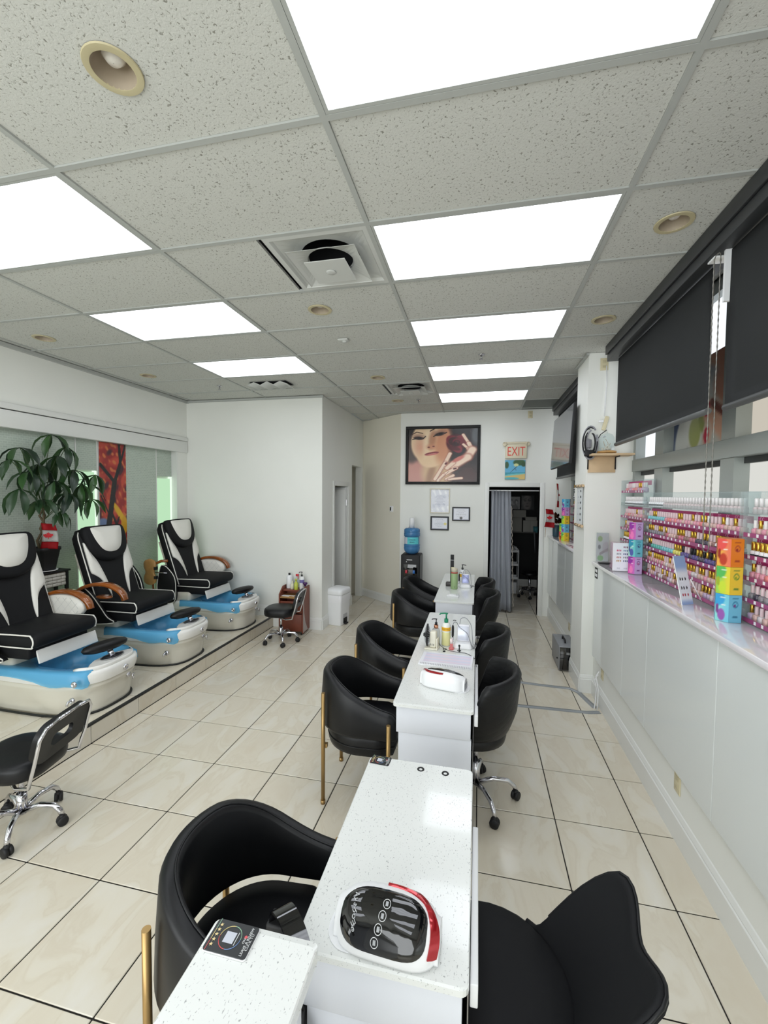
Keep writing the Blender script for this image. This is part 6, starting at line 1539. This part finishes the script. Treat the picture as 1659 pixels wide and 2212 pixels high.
# review cards
def card(label, loc, rz, w, h, base=False):
    t = thing('review_card', label, 'card', loc, rz, 'black review cards')
    z0 = 0.0003
    if base: mb = MB(); slab(mb, rrect(w + .002, h + .002, .006, 4), z0, .0035, .0008); obj('white_backing', mb, M_WHITE, t); z0 = .0036
    mb = MB(); slab(mb, rrect(w, h, .006, 4), z0, z0 + .0014, .0003); obj('card_face', mb, mat('card_black', (44, 46, 48), .3), t, sharp=30)
    z = z0 + .0020
    # artwork drawn upside down to the viewer: text line at +x end, stars at -x end
    cols = [(210, 90, 90), (120, 150, 200), (150, 190, 160), (226, 206, 140)]
    for k in range(4):
        a0 = pi / 2 * k; obj('colour_ring', MB().tube([(-.003 + h * .36 * cos(a), h * .36 * sin(a), z) for a in np.linspace(a0, a0 + pi / 2, 10)], .0007, seg=4), mat('ring_%d' % k, cols[(k + 2) % 4], .4), t)
    star = []
    for k in range(10): r_ = .0042 if k % 2 == 0 else .0018; star.append((r_ * cos(pi * k / 5 + pi), r_ * sin(pi * k / 5 + pi)))
    for k in range(5): obj('star', MB().prism(star, 'z', 0, .0004), mat('star_gold', (226, 204, 150), .4), t, (-w * .36, (k - 2) * h * .155, z))
    for y, m in ((-.33, 2), (0, 1), (.33, 0)): obj('edge_line', MB().box(-w * .43 - .0005, -w * .43 + .0005, (y - .165) * h, (y + .165) * h, z, z + .0003), mat('ring_%d' % m, cols[(m + 2) % 4], .4), t)
    obj('blank_square', MB().box(-.003 - h * .19, -.003 + h * .16, -h * .17, h * .17, z - .0004, z + .0003), mat('pale_square', (196, 200, 210), .4), t)
    obj('square_line', MB().box(-.003 + h * .215, -.003 + h * .235, -h * .2, h * .2, z - .0004, z + .0003), M_PRW, t)
    for s_, x, sz in (('CLICK TO', w * .43, .0075), ('LEAVE A REVIEW', w * .37, .0075), ('ON', w * .30, .0065)):
        text('card_words', s_, sz, M_PRW, t, (x, 0, z), (0, 0, radians(90)), depth=.0002)
    obj('red_dot', MB().cyl((w * .30, h * .12, z - .0002), .0032, .0004, seg=12), mat('card_red', (214, 90, 96), .4), t)
    return t
card('black review card with coloured ring on a white backing, on the raised counter end', (-.4835, .757, 1.0003), radians(0), .096, .064, True)
card('small black review card at the far left corner of the nearest desk', (-.396, 1.772, DZ + .0003), radians(-4), .086, .060)
# black glossy ribbon-like arm of the chair
t = thing('gloss_arm_piece', 'short black glossy arm rising beside the nearest desk at the counter end', 'arm', (-.40, .90, .80))
M_ = MB(); pth = [(-.10, .10, .0), (-.085, .085, .045), (-.05, .055, .06), (-.01, .02, .05), (.03, -.02, .02)]
M_.loft([[(x + a * .018, y + a * .018, z + b) for a, b in ((-1, -.004), (1, -.004), (1, .004), (-1, .004))] for x, y, z in smooth_open(pth, 5)], cap=(True, True)); obj('arm', M_, M_BLACKG, t, sharp=30)
obj('clamp', MB().box(-.125, -.075, .075, .125, -.035, .0, bev=.006).box(-.08, -.048, .07, .12, -.036, -.0265, bev=.002), M_BLACKM, t)

# --- middle desk
zD = DZ + .0003
t = thing('spiral_notebook', 'open lilac-striped spiral notebook lying across the middle desk', 'notebook', (-.195, 2.965, zD), radians(-2.5))
obj('cover', MB().box(-.184, .184, -.118, .122, 0, .003, bev=.001, seg=1), M_WHITE, t)
def paint_nb(u, v):
    im = np.tile(C(240, 240, 246), (len(u), 1)); a = ((u > .05) & (u < .97) & (v > .2) & (v < .95)); st = .5 + .5 * np.sin(v * 26); col = C(232, 218, 232)[None] * st[:, None] + C(218, 218, 236)[None] * (1 - st[:, None])
    return np.where(a[:, None], col, im)
obj('pages', MB().box(-.180, .180, -.112, .118, .0031, .0075, bev=.0008, seg=1), M_WHITE, t)
pg = picture('ruled_page', .358, .228, 40, 40, paint_nb, t, (0, .003, .0078), (radians(-90), 0, 0))
for k in range(30):
    obj('spiral_ring', MB().tube([(-.168 + .0116 * k, -.100 + .012 * cos(a), .005 + .0065 * sin(a)) for a in np.linspace(-.3, pi + .3, 7)], .0012, seg=4), M_STEEL, t)
bottle('pump_bottle', 'clear gel bottle with black and rose-gold pump on the middle desk', (-.298, 3.262, zD), [(.030, 0), (.034, .006), (.034, .105), (.026, .128), (.014, .134)], mix_transparent('milky_clear', (226, 228, 226), .55, .15),
       (('collar', MB().cyl((0, 0, .134), .0165, .026, seg=16), mat('rose_gold', (210, 150, 120), .25, metal=.8)), ('pump_head', pump(.160, 0, (-1, 0), .62), M_BLACKM), ('label_print', MB().box(-.018, .006, -.0352, -.0346, .07, .076).box(-.018, -.004, -.0352, -.0346, .060, .063), M_BLACKM)))
mb = MB().lathe([(.030, 0), (.035, .006), (.035, .112)], seg=24, cap=(True, False)); t = bottle('pump_bottle', 'tall yellow lotion bottle with green pump on the middle desk', (-.222, 3.285, zD), [(.030, 0), (.035, .006), (.035, .135), (.035, .150), (.026, .172), (.014, .178)], mat('white_clear_bottle', (236, 238, 232), .25, coat=.4),
       (('lotion_fill', MB().lathe([(.0345, .004), (.0353, .008), (.0353, .108)], seg=24, cap=(False, False)), mat('pale_yellow_lotion', (234, 232, 168), .25, coat=.4)), ('yellow_label', MB().lathe([(.0356, .118), (.0356, .146)], seg=24, cap=(False, False)), mat('amber_label', (240, 186, 50), .4)),
        ('pump_head', pump(.176, 0, (-1, 0), .98), mat('emerald_pump', (20, 130, 92), .3))))
text('label_words', 'hydrating', .013, mat('brown_ink', (150, 100, 20), .5), t, (-.004, -.0362, .135), (radians(90), 0, 0), depth=.0003)
bottle('polish_remover', 'small clear bottle with pink foot and white cap between lotion and nail drill', (-.176, 3.20, zD), [(.018, 0), (.02, .003), (.02, .012), (.012, .014), (.012, .045)], mix_transparent('pink_tint', (240, 150, 150), .5, .1), (('cap', MB().cyl((0, 0, .045), .011, .035, seg=12), mat('pale_pink', (240, 224, 222), .3)),))
def drill(label, loc, rz, col):
    t = thing('nail_drill', label, 'nail drill', loc, rz, 'white nail drill machines')
    obj('base', MB().loft([[(x * k, y * k + dy, z) for x, y in rrect(.135, .115, .02, 4)] for k, z, dy in ((1, .0, 0), (1, .012, 0), (.86, .035, .01), (.80, .037, .01))]), M_WHITE, t)
    MD_ = Matrix.Translation((.0, .028, .036)) @ Matrix.Rotation(radians(-14), 4, 'X')
    obj('control_unit', MB().box(-.048, .048, -.013, .013, 0, .125, bev=.007, M=MD_), mat('drill_case', (232, 232, 238), .25, coat=.3), t)
    obj('face_plate', MB().box(-.041, .041, -.0145, -.0132, .008, .112, bev=.001, M=MD_), mat('drill_face_%d' % col[0], col, .25, metal=.2), t)
    obj('handpiece', MB().lathe([(.004, .0), (.0065, .01), (.0065, .045), (.009, .05), (.0095, .11), (.007, .125), (.004, .13)], seg=12, M=Matrix.Translation((-.078, -.01, .035)) @ Matrix.Rotation(radians(-4), 4, 'X')), M_BLACKM, t)
    obj('handpiece_tip', MB().lathe([(.0068, .0), (.0068, .04)], seg=12, M=Matrix.Translation((-.078, -.010, .032)) @ Matrix.Rotation(radians(-4), 4, 'X')), M_CHROME, t)
    obj('holder', MB().box(-.09, -.066, -.02, .0, .0, .034, bev=.003), M_WHITE, t)
    obj('cord', MB().tube(smooth_open([(-.078, -.002, .163), (-.07, .0, .185), (-.05, .02, .18), (-.03, .04, .14), (.03, .02, .10), (.06, -.02, .04), (.078, -.03, .008)], 5), .0028, seg=6).tube(smooth_open([(-.03, .055, .14), (-.02, .06, .20), (.02, .05, .21), (.06, .03, .16), (.07, .0, .08), (.078, -.03, .010)], 5), .0028, seg=6), mat('grey_cord', (140, 142, 146), .4), t)
    obj('plug', MB().cyl((.080, -.035, .006), .007, .035, seg=10), M_STEEL, t)
    return t
drill('white nail drill with grey face and looping cords on the middle desk', (-.092, 3.27, zD), 0, (206, 210, 222))
# white desk fan
t = thing('desk_fan', 'small cream desk fan turned sideways on the middle desk', 'fan', (-.335, 3.19, zD), radians(-8))
M_FC = mat('cream_fan', (234, 230, 212), .35)
obj('base', MB().box(-.035, .065, -.045, .045, 0, .012, bev=.004), M_FC, t); obj('body', MB().box(.0, .05, -.028, .028, .0125, .135, bev=.012, seg=3), M_FC, t)
obj('support', MB().box(.052, .062, -.03, .03, .01, .085, bev=.004), M_FC, t)
for k in range(3): obj('vent_slit', MB().box(.008 + .012 * k, .012 + .012 * k, -.0292, -.0282, .03, .045), M_DARKFR, t)
FM = Matrix.Translation((-.022, 0, .10)) @ Matrix.Rotation(radians(-90), 4, 'Y') @ Matrix.Rotation(radians(10), 4, 'X')
obj('cage_rim', MB().tube([tuple(FM @ Vector((.078 * cos(a), .078 * sin(a), 0))) for a in np.linspace(0, 2 * pi, 32, endpoint=False)], .006, seg=8, closed=True), M_BLACKM, t)
mb = MB()
for k in range(24):
    a = 2 * pi * k / 24
    for s in (-1, 1): mb.tube([tuple(FM @ Vector((r_ * cos(a), r_ * sin(a), s * h_))) for r_, h_ in ((.078, .003), (.05, .016), (.02, .019))], .0011, seg=4)
obj('cage_wires', mb, mat('fan_wire', (170, 172, 174), .4), t)
mb = MB()
for k in range(4):
    a = 2 * pi * k / 4; mb.loft([[tuple(FM @ Vector((r_ * cos(a + d), r_ * sin(a + d), z_))) for d, z_ in ((-.32, -.006), (.32, .006), (.32, .0075), (-.32, -.0045))] for r_ in (.018, .045, .068)], smooth=True)
obj('fan_blades', mb, M_BLACKM, t); obj('hub', MB().lathe([(.02, -.021), (.021, .012), (.012, .03)], seg=16, M=FM), M_BLACKM, t)
tag(obj('usb_cable', MB().tube([(x, y, z) for x, y, z in smooth_open([(-.27, 3.20, .80), (-.25, 3.18, .785), (-.20, 3.145, .772), (-.13, 3.14, .765), (-.06, 3.13, .764), (-.012, 3.06, .764), (.008, 3.00, .755), (.012, 2.97, .60)], 6)], .002, seg=5), M_BLACKM), 'thin black cable running from the fan over the edge of the middle desk', 'cable')
tag(obj('cable_clip', MB().box(-.004, .004, -.004, .004, 0, .04, bev=.001).cyl((0, 0, .04), .007, .012, seg=8), M_BLACKM, None, (-.115, 3.162, zD)), 'small upright black clip in front of the nail drill', 'clip')
tag(obj('loose_black_cap', MB().lathe([(.010, 0), (.010, .005), (.002, .007)], seg=12), M_BLACKM, None, (-.225, 3.140, zD)), 'tiny black cap lying in front of the lotion bottle', 'cap')  # a loose black cap, separate from the cable grommets
# --- far desk
t = bottle('tumbler', 'sage green tumbler with beige lid and red band on the farthest desk', (-.267, 5.29, zD), [(.040, 0), (.043, .004), (.043, .19), (.039, .195)], mat('sage_green', (152, 178, 128), .4), (('red_band', MB().lathe([(.0415, .196), (.0415, .212)], seg=24), mat('dull_red', (190, 90, 80), .4)), ('lid', MB().lathe([(.041, .213), (.041, .245), (.034, .258), (.01, .262)], seg=24), mat('beige_lid', (206, 198, 176), .4)), ('flip_spout', MB().box(-.04, .005, -.016, .016, .250, .268, bev=.005), mat('cream_lid', (226, 218, 180), .4)), ('logo', MB().box(.008, .011, -.0443, -.0435, .02, .045), M_DARKFR)), cat='tumbler')
t = thing('lamp_tower', 'tall slim black folding desk lamp standing behind the green tumbler', 'lamp', (-.305, 5.46, zD))
obj('base', MB().box(-.075, .02, -.05, .03, 0, .05, bev=.008), mat('dark_brown_base', (46, 42, 40), .4), t); obj('post', MB().box(-.022, .022, -.012, .010, .0505, .33, bev=.003), M_BLACKM, t)
obj('silver_band', MB().box(-.0225, .0225, -.0125, .0105, .3302, .336), M_STEEL, t); obj('tip', MB().box(-.022, .022, -.012, .010, .3362, .40, bev=.003), M_BLACKM, t)
drill('white nail drill with lilac face on the farthest desk beside the tumbler', (-.135, 5.42, zD), 0, (170, 176, 220))
t = bottle('pump_bottle', 'white and amber pump bottle behind the far nail drill', (-.185, 5.80, zD), [(.04, 0), (.043, .005), (.043, .12), (.03, .15), (.014, .155)], M_WHITE, (('amber_label', MB().lathe([(.0435, .06), (.0435, .10)], seg=20, cap=(False, False)), mat('amber_label', (240, 186, 50), .4)), ('pump_head', pump(.155, 0, (1, 0), .9), mat('dark_grey_pump', (60, 62, 60), .4))))
t = thing('hand_rest', 'small flat white holder lying on the near part of the farthest desk', 'holder', (-.262, 4.90, zD))
obj('lower_tray', MB().box(-.068, .068, -.045, .04, 0, .012, bev=.005), M_WHITE, t); obj('raised_part', MB().box(-.04, .04, -.035, .035, .0122, .022, bev=.005), M_WHITE, t); obj('grey_line', MB().box(-.045, .045, -.0457, -.045, .005, .007), M_STEEL, t)
tag(obj('small_key', MB().tube([(-.03, 0, .004), (.03, .004, .004)], .004, seg=6), M_BLACKM, None, (-.055, 5.49, zD)), 'small black connector lying right of the far nail drill', 'connector')
# ---- plant stand and money tree
t = thing('plant_stand', 'small black side stand with woven white basket front behind the first two chairs', 'stand', (-4.245, 3.42, .1505))
for a in (-.07, .07):
    for b in (-.16, .16): obj('leg', MB().box(a - .013, a + .013, b - .013, b + .013, 0, .952), M_BLACKM, t)
obj('top_board', MB().box(-.092, .095, -.19, .19, .9525, .970, bev=.003), M_BLACKM, t)
bs = obj('basket_drawer', MB().box(-.055, .075, -.145, .145, .81, .945), mat('basket_inner', (150, 140, 124), .7), t)
for i in range(6):
    for j in range(4):
        obj('woven_strip', MB().box(0, .008, -.0235, .0235, -.0145, .0145, bev=.003, seg=1), mat('woven_white', (206, 202, 192), .6), bs, (.076 + .003 * ((i + j) % 2), -.1175 + .047 * i, .829 + .032 * j))
tag(obj('saucer', MB().lathe([(.08, .004), (.105, .012), (.108, .020), (.10, .018), (.06, .008)], seg=28), M_WHITE, None, (-4.235, 3.405, 1.1212)), 'white saucer under the black plant pot', 'saucer')
t = thing('money_tree', 'tall money tree with big dark palmate leaves in a black pot', 'plant', (-4.235, 3.40, 1.134))
obj('pot', MB().loft([[(x * k, y * k, z) for x, y in rrect(.21, .21, .03, 4)] for k, z in ((.66, .0), (.68, .01), (.96, .20), (1.03, .205), (1.03, .235), (.95, .235), (.92, .19))]), M_BLACKM, t); obj('soil', MB().lathe([(.085, .185), (.001, .19)], seg=14, cap=(False, False)), mat('dark_soil', (50, 40, 32), .95), t)
M_STEM = mat('brown_stem', (96, 82, 58), .7)
for dx, dy in ((-.02, -.015), (.015, -.02), (.0, .02)):
    obj('trunk', MB().tube([(dx, dy, .18), (dx * 1.6 - .01, dy * 2, .30), (dx, -dy * 1.5, .42), (-dx * 1.3, dy, .55), (dx * .5, -dy, .66)], [.014, .012, .011, .010, .008], seg=8), M_STEM, t)
lf = MB(); L_ = []
for q, w_ in ((0, .002), (.12, .008), (.35, .024), (.6, .036), (.8, .030), (.93, .012), (1.0, .001)):
    z_ = .03 * sin(q * pi * .9) - .10 * q * q
    L_.append([(-w_, q * .24, z_ + .012 * (w_ / .046)), (-w_ * .5, q * .24, z_ + .002), (0, q * .24, z_ - .004), (w_ * .5, q * .24, z_ + .002), (w_, q * .24, z_ + .012 * (w_ / .046))])
lf.loft(L_, closed=False, cap=(False, False)); leafm = lf.mesh('leaf', M_LEAF)
from mathutils import Euler
CL = [(-.02, .02, 1.36, 1.0, 5), (-.02, -.28, 1.20, 1.0, 6), (.0, .16, 1.26, 1.0, 6), (.05, .02, 1.15, 1.05, 7), (.06, .18, 1.02, 1.0, 6), (.02, -.22, .98, 1.0, 6), (.10, .40, .98, .85, 5), (.06, .27, .88, 1.0, 6), (.08, -.04, .90, 1.0, 6),
      (.04, -.34, .82, 1.0, 6), (.10, .10, .78, .95, 6), (.10, .33, .72, .9, 5), (.08, -.16, .72, .9, 6), (.05, -.42, 1.08, .9, 5), (.10, .0, .60, .75, 6), (-.04, -.10, 1.06, 1.0, 6)]
for (x, y, z, s_, n_) in CL:
    x += .11; y += .01; z -= .005; base = Vector((x, y, z)); obj('petiole', MB().tube([(0, 0, .62 if z > .75 else .5), (x * .5, y * .55, min(z, .66 + (z - .6) * .6)), (x, y, z)], .0035, seg=6), mat('green_stem', (76, 98, 56), .6), t)
    a0 = random.uniform(0, 6.3)
    for k in range(n_):
        a = a0 + 2 * pi * k / n_ + random.uniform(-.2, .2); dn = random.uniform(-.95, -.35)
        o = obj('leaf', leafm, None, t, base, (dn, random.uniform(-.25, .25), a)); o.scale = (s_ * random.uniform(.85, 1.1),) * 3
flag('small red and white maple leaf flag standing in the black plant pot', (-4.12, 3.355, 1.31), radians(50), .11, .25, -.25, .045, .30, tilt=8)
